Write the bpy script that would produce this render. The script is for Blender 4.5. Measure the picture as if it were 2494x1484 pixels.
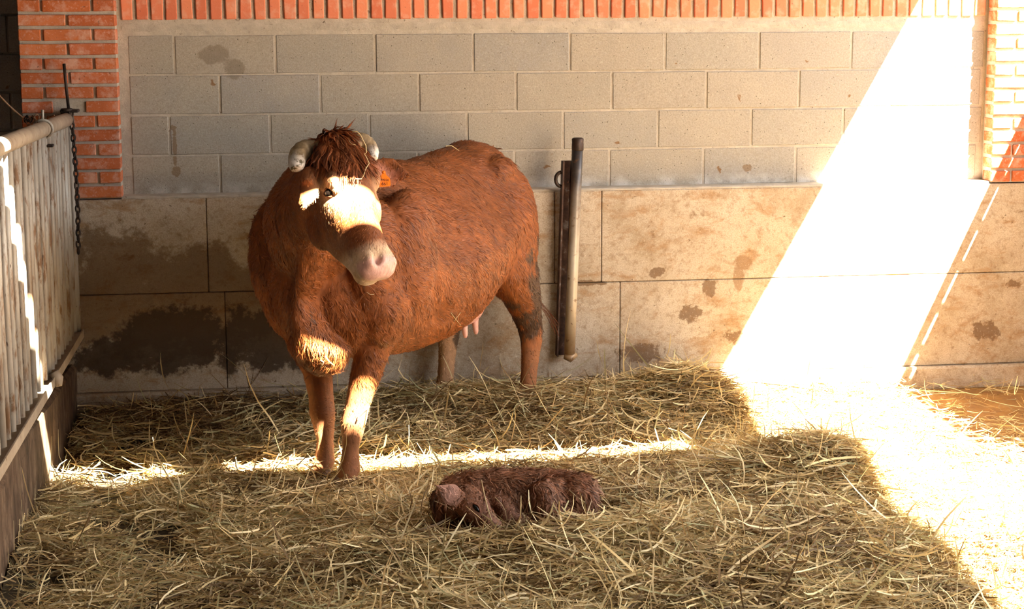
import bpy, bmesh, math, random
import numpy as np
from mathutils import Vector, Matrix, Euler

for o in list(bpy.data.objects):
    bpy.data.objects.remove(o, do_unlink=True)
scene = bpy.context.scene
C = scene.collection

# ------------------------------------------------------------------ camera
IMG_W, IMG_H = 2494, 1484
FPX = 4361.9
CAM = np.array([.3938, -9.1479, 1.9977])
_yaw, _pit, _rol = .1412, .1613, -.0041
_F = np.array([math.sin(_yaw)*math.cos(_pit), math.cos(_yaw)*math.cos(_pit), -math.sin(_pit)])
_R0 = np.array([math.cos(_yaw), -math.sin(_yaw), 0.])
_U0 = np.cross(_R0, _F)
_R = math.cos(_rol)*_R0 + math.sin(_rol)*_U0
_U = -math.sin(_rol)*_R0 + math.cos(_rol)*_U0

cd = bpy.data.cameras.new('camera')
cam = bpy.data.objects.new('camera', cd)
C.objects.link(cam)
cam.matrix_world = Matrix(((_R[0], _U[0], -_F[0], CAM[0]), (_R[1], _U[1], -_F[1], CAM[1]),
                           (_R[2], _U[2], -_F[2], CAM[2]), (0, 0, 0, 1)))
cd.sensor_fit = 'HORIZONTAL'
cd.sensor_width = 36.0
cd.lens = 36.0*FPX/IMG_W
cd.clip_start = .05
cd.clip_end = 200
scene.camera = cam

def at(px, py, axis, val):
    """point on the plane axis=val seen at a photo pixel"""
    d = _F + _R*(px-IMG_W/2)/FPX - _U*(py-IMG_H/2)/FPX
    return CAM + d*((val-CAM[axis])/d[axis])

# ------------------------------------------------------------------ light
world = bpy.data.worlds.new('sky')
scene.world = world
world.use_nodes = True
bgn = world.node_tree.nodes['Background']
bgn.inputs['Color'].default_value = (.96, .97, 1.0, 1)
bgn.inputs['Strength'].default_value = 3.5

SUN = Vector((-.55, .82, -1.0))           # direction the light travels
sl = bpy.data.lights.new('sun_offscreen', 'SUN')
sl.energy = 80.0
sl.color = (1.0, .91, .75)
sl.angle = math.radians(.55)
so = bpy.data.objects.new('sun_offscreen', sl)
C.objects.link(so)
so.rotation_euler = SUN.to_track_quat('-Z', 'Y').to_euler()
so.location = (8, -9, 12)

scene.view_settings.view_transform = 'Standard'
scene.view_settings.look = 'None'
scene.view_settings.exposure = 1.3
scene.view_settings.gamma = 1.0
scene.view_settings.use_curve_mapping = False

rng = np.random.default_rng(7)
random.seed(7)

# ------------------------------------------------------------------ node materials
class NT:
    def __init__(s, name):
        s.m = bpy.data.materials.new(name)
        s.m.use_nodes = True
        s.t = s.m.node_tree
        s.b = s.t.nodes['Principled BSDF']
        s.out = s.t.nodes['Material Output']
        s.tc = s.n('ShaderNodeTexCoord')
        s._obj = None
    def n(s, kind, **kw):
        nd = s.t.nodes.new(kind)
        for k, v in kw.items():
            setattr(nd, k, v)
        return nd
    def l(s, a, b):
        s.t.links.new(a, b)
    def setin(s, sock, v):
        if isinstance(v, bpy.types.NodeSocket):
            s.l(v, sock)
        else:
            sock.default_value = v
    def coord(s, scale=(1, 1, 1), rnd=True, world_space=False):
        if world_space:
            src = s.n('ShaderNodeNewGeometry').outputs['Position']
        else:
            src = s.tc.outputs['Object']
        mp = s.n('ShaderNodeMapping')
        mp.inputs['Scale'].default_value = scale
        s.l(src, mp.inputs['Vector'])
        if rnd and not world_space:
            oi = s.n('ShaderNodeObjectInfo')
            mul = s.n('ShaderNodeMath', operation='MULTIPLY')
            mul.inputs[1].default_value = 57.0
            s.l(oi.outputs['Random'], mul.inputs[0])
            cmb = s.n('ShaderNodeCombineXYZ')
            for i in range(3):
                s.l(mul.outputs[0], cmb.inputs[i])
            s.l(cmb.outputs[0], mp.inputs['Location'])
        return mp.outputs[0]
    def noise(s, vec, scale, detail=4, rough=.6, dist=0.):
        nd = s.n('ShaderNodeTexNoise')
        nd.inputs['Scale'].default_value = scale
        nd.inputs['Detail'].default_value = detail
        nd.inputs['Roughness'].default_value = rough
        nd.inputs['Distortion'].default_value = dist
        s.l(vec, nd.inputs['Vector'])
        return nd.outputs['Fac']
    def voro(s, vec, scale, feature='F1', out='Distance'):
        nd = s.n('ShaderNodeTexVoronoi', feature=feature)
        nd.inputs['Scale'].default_value = scale
        s.l(vec, nd.inputs['Vector'])
        return nd.outputs[out]
    def ramp(s, fac, stops, interp='LINEAR'):
        r = s.n('ShaderNodeValToRGB')
        r.color_ramp.interpolation = interp
        e = r.color_ramp.elements
        while len(e) > 1:
            e.remove(e[-1])
        first = True
        for p, c in stops:
            if not hasattr(c, '__len__'):
                c = (c, c, c)
            if first:
                e[0].position = p; el = e[0]; first = False
            else:
                el = e.new(p)
            el.color = (*c[:3], 1)
        s.l(fac, r.inputs[0])
        return r.outputs[0]
    def mix(s, fac, a, b, mode='MIX'):
        m = s.n('ShaderNodeMix', data_type='RGBA', blend_type=mode)
        s.setin(m.inputs[0], fac)
        for k, v in ((6, a), (7, b)):
            if isinstance(v, bpy.types.NodeSocket):
                s.l(v, m.inputs[k])
            else:
                m.inputs[k].default_value = (*v[:3], 1)
        return m.outputs[2]
    def math(s, op, a, b):
        m = s.n('ShaderNodeMath', operation=op)
        s.setin(m.inputs[0], a); s.setin(m.inputs[1], b)
        return m.outputs[0]
    def blobs(s, vec, lst, nscale=16., amp=2.4):
        """stains of a given place and size on a wall, ragged by noise"""
        sx = s.n('ShaderNodeSeparateXYZ'); s.l(vec, sx.inputs[0])
        nz = s.math('MULTIPLY', s.math('SUBTRACT', s.noise(vec, nscale, 6, .7), .5), amp*2)
        tot = None
        for (x, z, rx, rz_) in lst:
            a = s.math('POWER', s.math('ABSOLUTE', s.math('DIVIDE', s.math('SUBTRACT', sx.outputs[0], x), rx), 0.), 2.)
            b_ = s.math('POWER', s.math('ABSOLUTE', s.math('DIVIDE', s.math('SUBTRACT', sx.outputs[2], z), rz_), 0.), 2.)
            d = s.math('SUBTRACT', 1.0, s.math('ADD', a, b_))
            tot = d if tot is None else s.math('MAXIMUM', tot, d)
        return s.ramp(s.math('ADD', tot, nz), [(.1, 0), (.45, 1)])
    def rand(s):
        return s.n('ShaderNodeObjectInfo').outputs['Random']
    def bump(s, h, strength=.3, dist=.01):
        b = s.n('ShaderNodeBump')
        b.inputs['Strength'].default_value = strength
        b.inputs['Distance'].default_value = dist
        s.l(h, b.inputs['Height'])
        s.l(b.outputs[0], s.b.inputs['Normal'])
    def done(s, color, rough=.8, metal=0., spec=.3):
        s.setin(s.b.inputs['Base Color'], color if isinstance(color, bpy.types.NodeSocket) else (*color, 1))
        s.setin(s.b.inputs['Roughness'], rough)
        s.setin(s.b.inputs['Metallic'], metal)
        s.b.inputs['Specular IOR Level'].default_value = spec
        return s.m

M = {}

def mk_materials():
    # bricks
    t = NT('brick_clay')
    v = t.coord()
    base = t.ramp(t.rand(), [(0, (.47, .125, .05)), (.35, (.56, .165, .06)), (.7, (.50, .145, .07)), (1, (.62, .20, .075))])
    n1 = t.noise(v, 9, 5)
    c = t.mix(t.ramp(n1, [(.35, 0), (.7, .7)]), base, (.40, .085, .015))
    lime = t.ramp(t.noise(v, 14, 6, .65), [(.50, 0), (.66, .8)])
    c = t.mix(lime, c, (.62, .36, .26))
    c = t.mix(t.ramp(t.noise(v, 75, 4, .75), [(.56, 0), (.68, .6)]), c, (.68, .42, .32))
    spots = t.ramp(t.noise(v, 50, 3), [(.66, 0), (.73, .85)])
    c = t.mix(spots, c, (.11, .065, .045))
    t.bump(t.noise(v, 70, 7, .75), .7, .005)
    M['brick'] = t.done(c, .85)
    # cream-ish paler soldier bricks
    t = NT('brick_sill')
    v = t.coord()
    base = t.ramp(t.rand(), [(0, (.55, .15, .075)), (.5, (.63, .19, .10)), (1, (.68, .23, .12))])
    lime = t.ramp(t.noise(v, 20, 5), [(.5, 0), (.72, .7)])
    c = t.mix(lime, base, (.66, .38, .27))
    spots = t.ramp(t.noise(v, 60, 2), [(.70, 0), (.76, .8)])
    c = t.mix(spots, c, (.12, .07, .05))
    t.bump(t.noise(v, 80, 4), .3, .003)
    M['sill_brick'] = t.done(c, .85)
    # mortar
    t = NT('mortar')
    v = t.coord(rnd=False)
    c = t.ramp(t.noise(v, 12, 8, .7), [(.3, (.36, .31, .245)), (.7, (.54, .475, .385))])
    c = t.mix(t.ramp(t.noise(v, 45, 3), [(.66, 0), (.74, .85)]), c, (.12, .085, .055))
    t.bump(t.noise(v, 90, 6, .7), .7, .008)
    M['mortar'] = t.done(c, .95)
    # concrete block
    t = NT('concrete_block')
    v = t.coord()
    vw = t.coord(world_space=True)
    base = t.ramp(t.rand(), [(0, (.36, .315, .25)), (.3, (.33, .305, .265)), (.65, (.375, .325, .26)), (1, (.31, .29, .265))])
    c = t.mix(t.ramp(t.noise(v, 4, 5), [(.35, 0), (.7, .5)]), base, (.44, .385, .30))
    c = t.mix(t.ramp(t.noise(v, 130, 4, .75), [(.42, 0), (.62, .5)]), c, (.22, .185, .14))
    c = t.mix(t.ramp(t.noise(v, 95, 3, .7), [(.60, 0), (.70, .45)]), c, (.54, .49, .41))
    pits = t.ramp(t.voro(v, 48), [(.08, 1), (.14, 0)])
    pitm = t.math('MULTIPLY', pits, t.ramp(t.noise(v, 22, 2), [(.46, 0), (.54, .85)]))
    c = t.mix(pitm, c, (.11, .085, .06))
    splat = t.ramp(t.noise(vw, 13, 3, .5, .3), [(.715, 0), (.74, .9)])
    c = t.mix(splat, c, (.20, .105, .04))
    # lime bloom low on the wall
    sx = t.n('ShaderNodeSeparateXYZ'); t.l(vw, sx.inputs[0])
    zz = t.math('SUBTRACT', 1.17, sx.outputs[2])
    bl = t.math('MULTIPLY', t.ramp(t.math('MULTIPLY', zz, 14.), [(0, 0), (.9, 1)]), t.ramp(t.noise(vw, 9, 5), [(.42, 0), (.6, .85)]))
    c = t.mix(bl, c, (.60, .57, .52))
    st = t.blobs(vw, [(.20, 1.80, .09, .05), (.29, 1.73, .06, .06)], 9, 1.6)
    c = t.mix(t.math('MULTIPLY', st, .55), c, (.15, .115, .075))
    st = t.blobs(vw, [(-.012, 1.34, .012, .12), (-.01, 1.22, .025, .03), (-.02, 1.44, .02, .012), (2.95, 1.19, .03, .022)], 22, 2.)
    c = t.mix(t.math('MULTIPLY', st, .7), c, (.19, .11, .05))
    hb = t.math('SUBTRACT', t.math('MULTIPLY', t.noise(v, 150, 4, .7), .6), pitm)
    t.bump(hb, .8, .005)
    M['block'] = t.done(c, .93)
    # stained cast concrete
    t = NT('stained_concrete')
    vw = t.coord(world_space=True)
    vs = t.n('ShaderNodeMapping'); vs.inputs['Scale'].default_value = (1, 1, 2.2); t.l(vw, vs.inputs[0]); vs = vs.outputs[0]
    c = t.ramp(t.noise(vw, 3.2, 8, .68), [(.30, (.38, .29, .19)), (.5, (.52, .43, .32)), (.68, (.60, .52, .41))])
    c = t.mix(t.ramp(t.noise(vs, 5, 7, .7, .4), [(.52, 0), (.66, .75)]), c, (.36, .20, .085))
    # manure splashes all over
    f = t.noise(vw, 7, 8, .72, .3)
    c = t.mix(t.ramp(f, [(.60, 0), (.66, .35)]), c, (.22, .125, .055))
    c = t.mix(t.ramp(f, [(.64, 0), (.72, .9)]), c, (.135, .07, .03))
    c = t.mix(t.ramp(t.noise(vw, 38, 3), [(.69, 0), (.75, .85)]), c, (.10, .06, .03))
    c = t.mix(t.ramp(t.noise(vw, 9, 6, .7), [(.68, 0), (.76, .6)]), c, (.60, .56, .50))
    st = t.blobs(vw, [(2.35, .235, .15, .05), (2.07, .615, .10, .018), (2.43, .665, .05, .03), (2.62, .44, .07, .05), (3.62, .36, .25, .03), (4.25, .30, .09, .06), (4.4, .55, .05, .03), (2.9, .30, .12, .05), (2.72, .58, .05, .05)])
    c = t.mix(t.math('MULTIPLY', st, .8), c, (.14, .072, .03))
    st = t.blobs(vw, [(2.88, .64, .035, .09), (2.90, .70, .05, .05)], 10, 1.2)
    c = t.mix(t.math('MULTIPLY', st, .75), c, (.27, .155, .075))
    c = t.mix(t.ramp(t.noise(vw, 26, 7, .78), [(.50, 0), (.64, .55)]), c, (.25, .145, .07))
    c = t.mix(t.ramp(t.noise(vw, 150, 4, .75), [(.44, 0), (.66, .5)]), c, (.20, .13, .075))
    c = t.mix(t.ramp(t.noise(vw, 90, 3, .7), [(.60, 0), (.72, .5)]), c, (.70, .62, .50))
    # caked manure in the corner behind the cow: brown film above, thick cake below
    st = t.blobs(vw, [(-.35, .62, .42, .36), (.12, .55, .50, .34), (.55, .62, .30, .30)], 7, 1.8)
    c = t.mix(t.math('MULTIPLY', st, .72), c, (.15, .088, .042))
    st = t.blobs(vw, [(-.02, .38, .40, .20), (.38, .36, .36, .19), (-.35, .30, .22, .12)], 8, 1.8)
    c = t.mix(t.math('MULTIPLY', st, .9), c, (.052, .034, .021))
    t.bump(t.noise(vw, 75, 8, .8), .8, .007)
    M['concrete'] = t.done(c, .9)
    # floor
    t = NT('bare_floor')
    vw = t.coord(world_space=True)
    c = t.ramp(t.noise(vw, 6, 8, .7), [(.3, (.16, .075, .028)), (.55, (.26, .13, .03)), (.75, (.38, .22, .10))])
    t.bump(t.noise(vw, 40, 6), .5, .01)
    M['floor'] = t.done(c, .8)
    # old hay under the loose hay
    t = NT('trodden_hay')
    vw = t.coord(world_space=True)
    c = t.ramp(t.noise(vw, 25, 8, .75, .6), [(.36, (.05, .035, .019)), (.56, (.11, .078, .04)), (.73, (.22, .165, .088))])
    t.bump(t.noise(vw, 70, 6, .8), 1., .03)
    M['underhay'] = t.done(c, .95)
    # hay blades, colour from the blade's own attribute
    t = NT('hay_blade')
    a = t.n('ShaderNodeAttribute', attribute_name='Col')
    t.done(a.outputs['Color'], .6, 0, .25)
    tr = t.n('ShaderNodeBsdfTranslucent')
    t.l(a.outputs['Color'], tr.inputs['Color'])
    ms = t.n('ShaderNodeMixShader'); ms.inputs[0].default_value = .28
    t.l(t.b.outputs[0], ms.inputs[1]); t.l(tr.outputs[0], ms.inputs[2])
    t.l(ms.outputs[0], t.out.inputs[0])
    M['hay'] = t.m
    # coat: skin below and hair
    t = NT('cow_skin')
    a = t.n('ShaderNodeAttribute', attribute_name='Col')
    v = t.coord(rnd=False)
    mp = t.n('ShaderNodeMapping'); mp.inputs['Scale'].default_value = (1, 1, .35); t.l(v, mp.inputs[0])
    nn = t.noise(mp.outputs[0], 60, 6, .7, .6)
    c = t.mix(t.ramp(nn, [(.35, .30), (.65, 0)]), a.outputs['Color'], (.06, .022, .008))
    t.bump(nn, .35, .006)
    ra = t.n('ShaderNodeAttribute', attribute_name='Wet')
    rr = t.math('SUBTRACT', .75, t.math('MULTIPLY', ra.outputs['Fac'], .42))
    M['skin'] = t.done(c, rr, 0, .3)
    t = NT('cow_hair')
    a = t.n('ShaderNodeAttribute', attribute_name='Col')
    M['hair'] = t.done(a.outputs['Color'], .55, 0, .35)
    t = NT('calf_skin')
    a = t.n('ShaderNodeAttribute', attribute_name='Col')
    v = t.coord(rnd=False)
    nn = t.noise(v, 90, 6, .7, .6)
    c = t.mix(t.ramp(nn, [(.35, .35), (.65, 0)]), a.outputs['Color'], (.04, .016, .01))
    t.bump(nn, .35, .004)
    M['calf_skin'] = t.done(c, .75)
    # horn
    t = NT('horn')
    v = t.coord()
    c = t.ramp(t.noise(v, 22, 7, .7, .5), [(.3, (.07, .045, .025)), (.5, (.22, .155, .085)), (.7, (.40, .31, .20))])
    a = t.n('ShaderNodeAttribute', attribute_name='Col')
    c = t.mix(a.outputs['Fac'], c, t.ramp(t.noise(v, 30, 6, .7), [(.42, (.06, .045, .015)), (.5, (.5, .46, .42)), (.7, (.72, .68, .62))]))
    t.bump(t.noise(v, 60, 5), .35, .003)
    M['horn'] = t.done(c, .5)
    # eye
    t = NT('eye'); M['eye'] = t.done((.006, .004, .003), .2, 0, .25)
    t = NT('eyelid'); M['lid'] = t.done((.16, .05, .022), .5)
    t = NT('lash'); M['lash'] = t.done((.30, .18, .09), .6)
    t = NT('hoof_horn')
    v = t.coord()
    M['hoof'] = t.done(t.ramp(t.noise(v, 40, 5), [(.3, (.07, .035, .02)), (.7, (.20, .11, .06))]), .6)
    t = NT('udder_skin'); v = t.coord()
    M['udder'] = t.done(t.ramp(t.noise(v, 30, 4), [(.3, (.58, .27, .20)), (.7, (.72, .40, .32))]), .6)
    t = NT('tag_plastic'); M['tag'] = t.done((.80, .20, .012), .45)
    t = NT('tag_ink'); M['ink'] = t.done((.03, .012, .006), .6)
    # metals
    t = NT('galvanised_bar')
    v = t.coord((1, 1, .22))
    c = t.ramp(t.noise(v, 9, 7, .7), [(.32, (.30, .235, .17)), (.55, (.44, .40, .335)), (.75, (.55, .54, .49))])
    c = t.mix(t.ramp(t.noise(v, 26, 6, .7, .4), [(.52, 0), (.62, .9)]), c, (.19, .095, .04))
    c = t.mix(t.ramp(t.noise(v, 55, 3), [(.66, 0), (.72, .9)]), c, (.06, .03, .018))
    t.bump(t.noise(v, 60, 4), .2, .003)
    M['galv'] = t.done(c, .55, .25)
    t = NT('rail_paint')
    v = t.coord()
    c = t.ramp(t.noise(v, 7, 7, .7), [(.3, (.27, .20, .135)), (.6, (.40, .32, .23)), (.8, (.50, .44, .36))])
    c = t.mix(t.ramp(t.noise(v, 30, 5), [(.62, 0), (.7, .9)]), c, (.15, .08, .04))
    t.bump(t.noise(v, 60, 4), .2, .003)
    M['rail'] = t.done(c, .6, .15)
    t = NT('dark_iron')
    v = t.coord()
    c = t.ramp(t.noise(v, 18, 6, .7), [(.35, (.018, .014, .012)), (.6, (.06, .038, .028)), (.75, (.13, .065, .015))])
    t.bump(t.noise(v, 70, 4), .3, .003)
    M['iron'] = t.done(c, .5, .4)
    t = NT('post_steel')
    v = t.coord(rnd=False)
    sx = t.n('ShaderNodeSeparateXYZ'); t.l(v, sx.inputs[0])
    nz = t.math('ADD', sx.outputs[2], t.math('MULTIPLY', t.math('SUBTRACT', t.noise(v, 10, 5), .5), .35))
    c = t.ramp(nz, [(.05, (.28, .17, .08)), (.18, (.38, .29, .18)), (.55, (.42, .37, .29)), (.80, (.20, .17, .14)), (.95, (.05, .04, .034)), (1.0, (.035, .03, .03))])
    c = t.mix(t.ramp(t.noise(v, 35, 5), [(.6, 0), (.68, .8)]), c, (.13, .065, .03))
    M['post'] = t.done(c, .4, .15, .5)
    t = NT('channel_iron')
    v = t.coord(rnd=False)
    c = t.ramp(t.noise(v, 12, 6, .7), [(.35, (.035, .022, .018)), (.55, (.10, .055, .04)), (.68, (.32, .28, .25)), (.8, (.45, .40, .37))])
    M['channel'] = t.done(c, .55, .35)
    # kerb
    t = NT('kerb_concrete')
    vw = t.coord(world_space=True)
    mp = t.n('ShaderNodeMapping'); mp.inputs['Scale'].default_value = (1, 1, .4); t.l(vw, mp.inputs[0])
    c = t.ramp(t.noise(mp.outputs[0], 12, 8, .72, .3), [(.34, (.035, .021, .012)), (.5, (.11, .066, .036)), (.66, (.22, .145, .085))])
    c = t.mix(t.ramp(t.noise(vw, 35, 4), [(.62, 0), (.7, .85)]), c, (.05, .03, .018))
    t.bump(t.noise(mp.outputs[0], 50, 6, .75), .7, .008)
    M['kerb'] = t.done(c, .92)
    t = NT('roof_sheet')
    v = t.coord(rnd=False)
    M['roof'] = t.done(t.ramp(t.noise(v, 2, 5), [(.3, (.06, .05, .042)), (.7, (.10, .085, .07))]), .85)
    t = NT('plaster')
    v = t.coord(rnd=False)
    M['plaster'] = t.done(t.ramp(t.noise(v, 2, 6), [(.3, (.05, .042, .035)), (.7, (.09, .075, .06))]), .95)
    t = NT('yard_ground')
    v = t.coord(rnd=False)
    M['yard'] = t.done(t.ramp(t.noise(v, 1.5, 6), [(.3, (.30, .22, .14)), (.7, (.42, .32, .21))]), .95)
    t = NT('gate_board')
    v = t.coord()
    M['board'] = t.done(t.ramp(t.noise(v, 5, 6), [(.3, (.16, .10, .06)), (.7, (.28, .19, .12))]), .85)
    t = NT('window_paint')
    v = t.coord()
    M['teal'] = t.done(t.ramp(t.noise(v, 9, 4), [(.3, (.05, .28, .22)), (.7, (.09, .38, .30))]), .5)
    t = NT('hemp')
    v = t.coord(rnd=False)
    M['hemp'] = t.done(t.ramp(t.noise(v, 40, 4), [(.3, (.20, .11, .06)), (.7, (.36, .22, .13))]), .9)
mk_materials()

# ------------------------------------------------------------------ object helpers
def link(o, parent=None):
    C.objects.link(o)
    if parent is not None:
        o.parent = parent
    return o

def tag(o, label=None, cat=None, group=None, kind=None):
    if label: o['label'] = label
    if cat: o['category'] = cat
    if group: o['group'] = group
    if kind: o['kind'] = kind
    return o

def empty(name, loc=(0, 0, 0)):
    o = bpy.data.objects.new(name, None)
    o.location = loc
    o.empty_display_size = .05
    return link(o)

def mesh_obj(name, verts, faces, mat, parent=None, loc=(0, 0, 0), smooth=False):
    me = bpy.data.meshes.new(name)
    me.from_pydata([tuple(map(float, v)) for v in verts], [], faces)
    me.update()
    if smooth:
        me.polygons.foreach_set('use_smooth', np.ones(len(me.polygons), bool))
    me.materials.append(M[mat] if isinstance(mat, str) else mat)
    o = bpy.data.objects.new(name, me)
    o.location = loc
    return link(o, parent)

def bm_obj(name, bm, mat, parent=None, loc=(0, 0, 0), smooth=False):
    me = bpy.data.meshes.new(name)
    bmesh.ops.recalc_face_normals(bm, faces=bm.faces)
    bm.to_mesh(me); bm.free()
    if smooth:
        me.polygons.foreach_set('use_smooth', np.ones(len(me.polygons), bool))
    me.materials.append(M[mat])
    o = bpy.data.objects.new(name, me)
    o.location = loc
    return link(o, parent)

def box_bm(bm, c, s, bev=0., jit=0.):
    r = bmesh.ops.create_cube(bm, size=1)
    vs = r['verts']
    bmesh.ops.scale(bm, vec=s, verts=vs)
    if jit:
        for v in vs:
            v.co += Vector((random.uniform(-jit, jit), 0, random.uniform(-jit, jit)))
    if bev:
        es = list({e for v in vs for e in v.link_edges})
        rr = bmesh.ops.bevel(bm, geom=es, offset=bev, segments=1, affect='EDGES', profile=.5)
        vs = list({v for f in rr['faces'] for v in f.verts} | {v for v in vs if v.is_valid})
    bmesh.ops.translate(bm, vec=c, verts=vs)

def box_obj(name, c, s, mat, parent=None, bev=0., origin=None):
    bm = bmesh.new()
    box_bm(bm, (0, 0, 0), s, bev)
    o = bm_obj(name, bm, mat, parent, c)
    return o

_piece = {}
def piece(name, c, s, mat, parent, bev=.004, jit=.0015):
    """one brick/block: cached mesh, its own object"""
    key = (name, mat, tuple(round(x, 3) for x in s), random.randrange(3))
    if key not in _piece:
        bm = bmesh.new()
        box_bm(bm, (0, 0, 0), s, bev, jit)
        me = bpy.data.meshes.new(name)
        bmesh.ops.recalc_face_normals(bm, faces=bm.faces)
        bm.to_mesh(me); bm.free()
        me.materials.append(M[mat])
        _piece[key] = me
    o = bpy.data.objects.new(name, _piece[key])
    pl_ = parent.location
    o.location = (c[0]-pl_[0], c[1]-pl_[1], c[2]-pl_[2])
    o.rotation_euler = (random.uniform(-.004, .004), random.uniform(-.006, .006), random.uniform(-.004, .004))
    return link(o, parent)

def tube_arrays(path, radii, n=12, cap=True):
    P = [np.array(p, float) for p in path]
    if not hasattr(radii, '__len__'):
        radii = [radii]*len(P)
    V, Fc = [], []
    t0 = P[1]-P[0]; t0 /= np.linalg.norm(t0)
    a = np.array([0, 0, 1.]) if abs(t0[2]) < .9 else np.array([1., 0, 0])
    u = np.cross(t0, a); u /= np.linalg.norm(u)
    for i, p in enumerate(P):
        tt = P[min(i+1, len(P)-1)]-P[max(i-1, 0)]
        tt = tt/np.linalg.norm(tt)
        u = u-tt*(u@tt); u /= np.linalg.norm(u)
        w = np.cross(tt, u)
        for k in range(n):
            th = 2*math.pi*k/n
            V.append(p+radii[i]*(math.cos(th)*u+math.sin(th)*w))
    for i in range(len(P)-1):
        for k in range(n):
            Fc.append((i*n+k, i*n+(k+1) % n, (i+1)*n+(k+1) % n, (i+1)*n+k))
    if cap:
        Fc.append(tuple(range(n-1, -1, -1)))
        Fc.append(tuple((len(P)-1)*n+k for k in range(n)))
    return V, Fc

def tube_obj(name, path, radii, mat, parent=None, n=12, loc=None):
    V, Fc = tube_arrays(path, radii, n)
    if loc is None:
        loc = parent.location if parent is not None else (0, 0, 0)
    V = [v-np.array(loc) for v in V]
    return mesh_obj(name, V, Fc, mat, parent, (0, 0, 0) if parent is not None else loc, True)

# lattice value noise for numpy arrays
def vnoise(p, seed=0):
    p = np.asarray(p, float)
    i = np.floor(p).astype(np.int64); f = p-i
    f = f*f*(3-2*f)
    out = np.zeros(len(p))
    for dx in (0, 1):
        for dy in (0, 1):
            for dz in (0, 1):
                h = (i[:, 0]+dx)*374761393+(i[:, 1]+dy)*668265263+(i[:, 2]+dz)*2147483647+seed*1274126177
                h = (h ^ (h >> 13))*1274126177
                h = h ^ (h >> 16)
                r = (h & 0xffff)/65535.
                w = (f[:, 0] if dx else 1-f[:, 0])*(f[:, 1] if dy else 1-f[:, 1])*(f[:, 2] if dz else 1-f[:, 2])
                out += r*w
    return out

# ------------------------------------------------------------------ setting
LEDGE = 1.10
FRONT = -.12
PLX0, PLX1 = -.735, -.272      # left pilaster
PRX0, PRX1 = 4.244, 4.75       # right pilaster
SILL = 2.078

def floor_z(y):
    t = np.clip((-np.asarray(y, float)-.15)/1.15, 0, 1)
    return -.062*t*t*(3-2*t)
fy = [1.4, .3, -.15, -.3, -.45, -.6, -.75, -.9, -1.05, -1.2, -1.35, -1.6, -4, -8, -11.5]
fv, ff = [], []
for k, y in enumerate(fy):
    z = float(floor_z(y))
    fv += [(-4.2, y, z), (4.72, y, z), (4.72, y, -.3), (-4.2, y, -.3)]
    if k:
        a = 4*(k-1)
        ff += [(a+1, a, a+4, a+5), (a+2, a+1, a+5, a+6), (a+3, a+2, a+6, a+7), (a, a+3, a+7, a+4)]
ff += [(0, 1, 2, 3), tuple(4*(len(fy)-1)+j for j in (3, 2, 1, 0))]
floor = mesh_obj('floor', fv, ff, 'floor')
tag(floor, 'bare brown stall floor below the hay', kind='structure')

# recessed block panel and the sill course above it
wall_back = box_obj('wall_back', (1.98, .1055, 1.586), (4.72, .2, .984), 'mortar')
tag(wall_back, 'grey concrete block wall with a brick sill course', kind='structure')
def blocks(x_first, z0, x_min, x_max, yf, parent, course=.2):
    x = x_first
    while x > x_min: x -= .5
    while x < x_max:
        a, b = max(x, x_min), min(x+.5, x_max)
        if b-a > .03:
            j = .0045
            dep = .08
            dz = random.uniform(-.0015, .0015)
            piece('block', ((a+b)/2, yf+dep/2+random.uniform(0, .003), z0+course/2+dz), (b-a-2*j, dep, course-2*j), 'block', parent, .004, .001)
        x += .5
for k, off in enumerate((-.29, -.035, .22, 0.)):     # bottom course to top course
    blocks(off, LEDGE+.2*k, PLX1+.045, PRX0-.01, 0., wall_back)
# soldier course of the sill
x = -.26
i = 0
while x < PRX0-.05:
    w = .0555+random.uniform(-.003, .003)
    piece('sill_brick', (x+w/2+.01, .04+random.uniform(0, .004), 1.974+.052+random.uniform(-.002, .002)), (w, .1, .104), 'sill_brick', wall_back, .004, .002)
    x += .0725
# mortar band below it
bm = bmesh.new()
nx = 120
for r, (z, y) in enumerate(((1.902, .012), (1.925, .002), (1.95, .004), (1.972, .014))):
    for k in range(nx+1):
        bm.verts.new((PLX1+.02+(PRX0-PLX1-.03)*k/nx, y+random.uniform(-.002, .002), z+random.uniform(-.004, .004)))
bm.verts.ensure_lookup_table()
for r in range(3):
    for k in range(nx):
        bm.faces.new([bm.verts[r*(nx+1)+k], bm.verts[r*(nx+1)+k+1], bm.verts[(r+1)*(nx+1)+k+1], bm.verts[(r+1)*(nx+1)+k]])
band = bm_obj('mortar_band', bm, 'mortar', wall_back, smooth=True)
band.location = -wall_back.location

# painted window frame resting on the sill
win = box_obj('window_1', (.10, .09, SILL+.05), (.38, .06, .10), 'teal', bev=.004)
tag(win, 'teal painted window frame on the brick sill', kind='structure')
wall_above = box_obj('wall_back_upper', (1.75, .20, 2.54), (9.5, .12, .926), 'plaster')
tag(wall_above, 'plastered wall above the sill', kind='structure')

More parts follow.
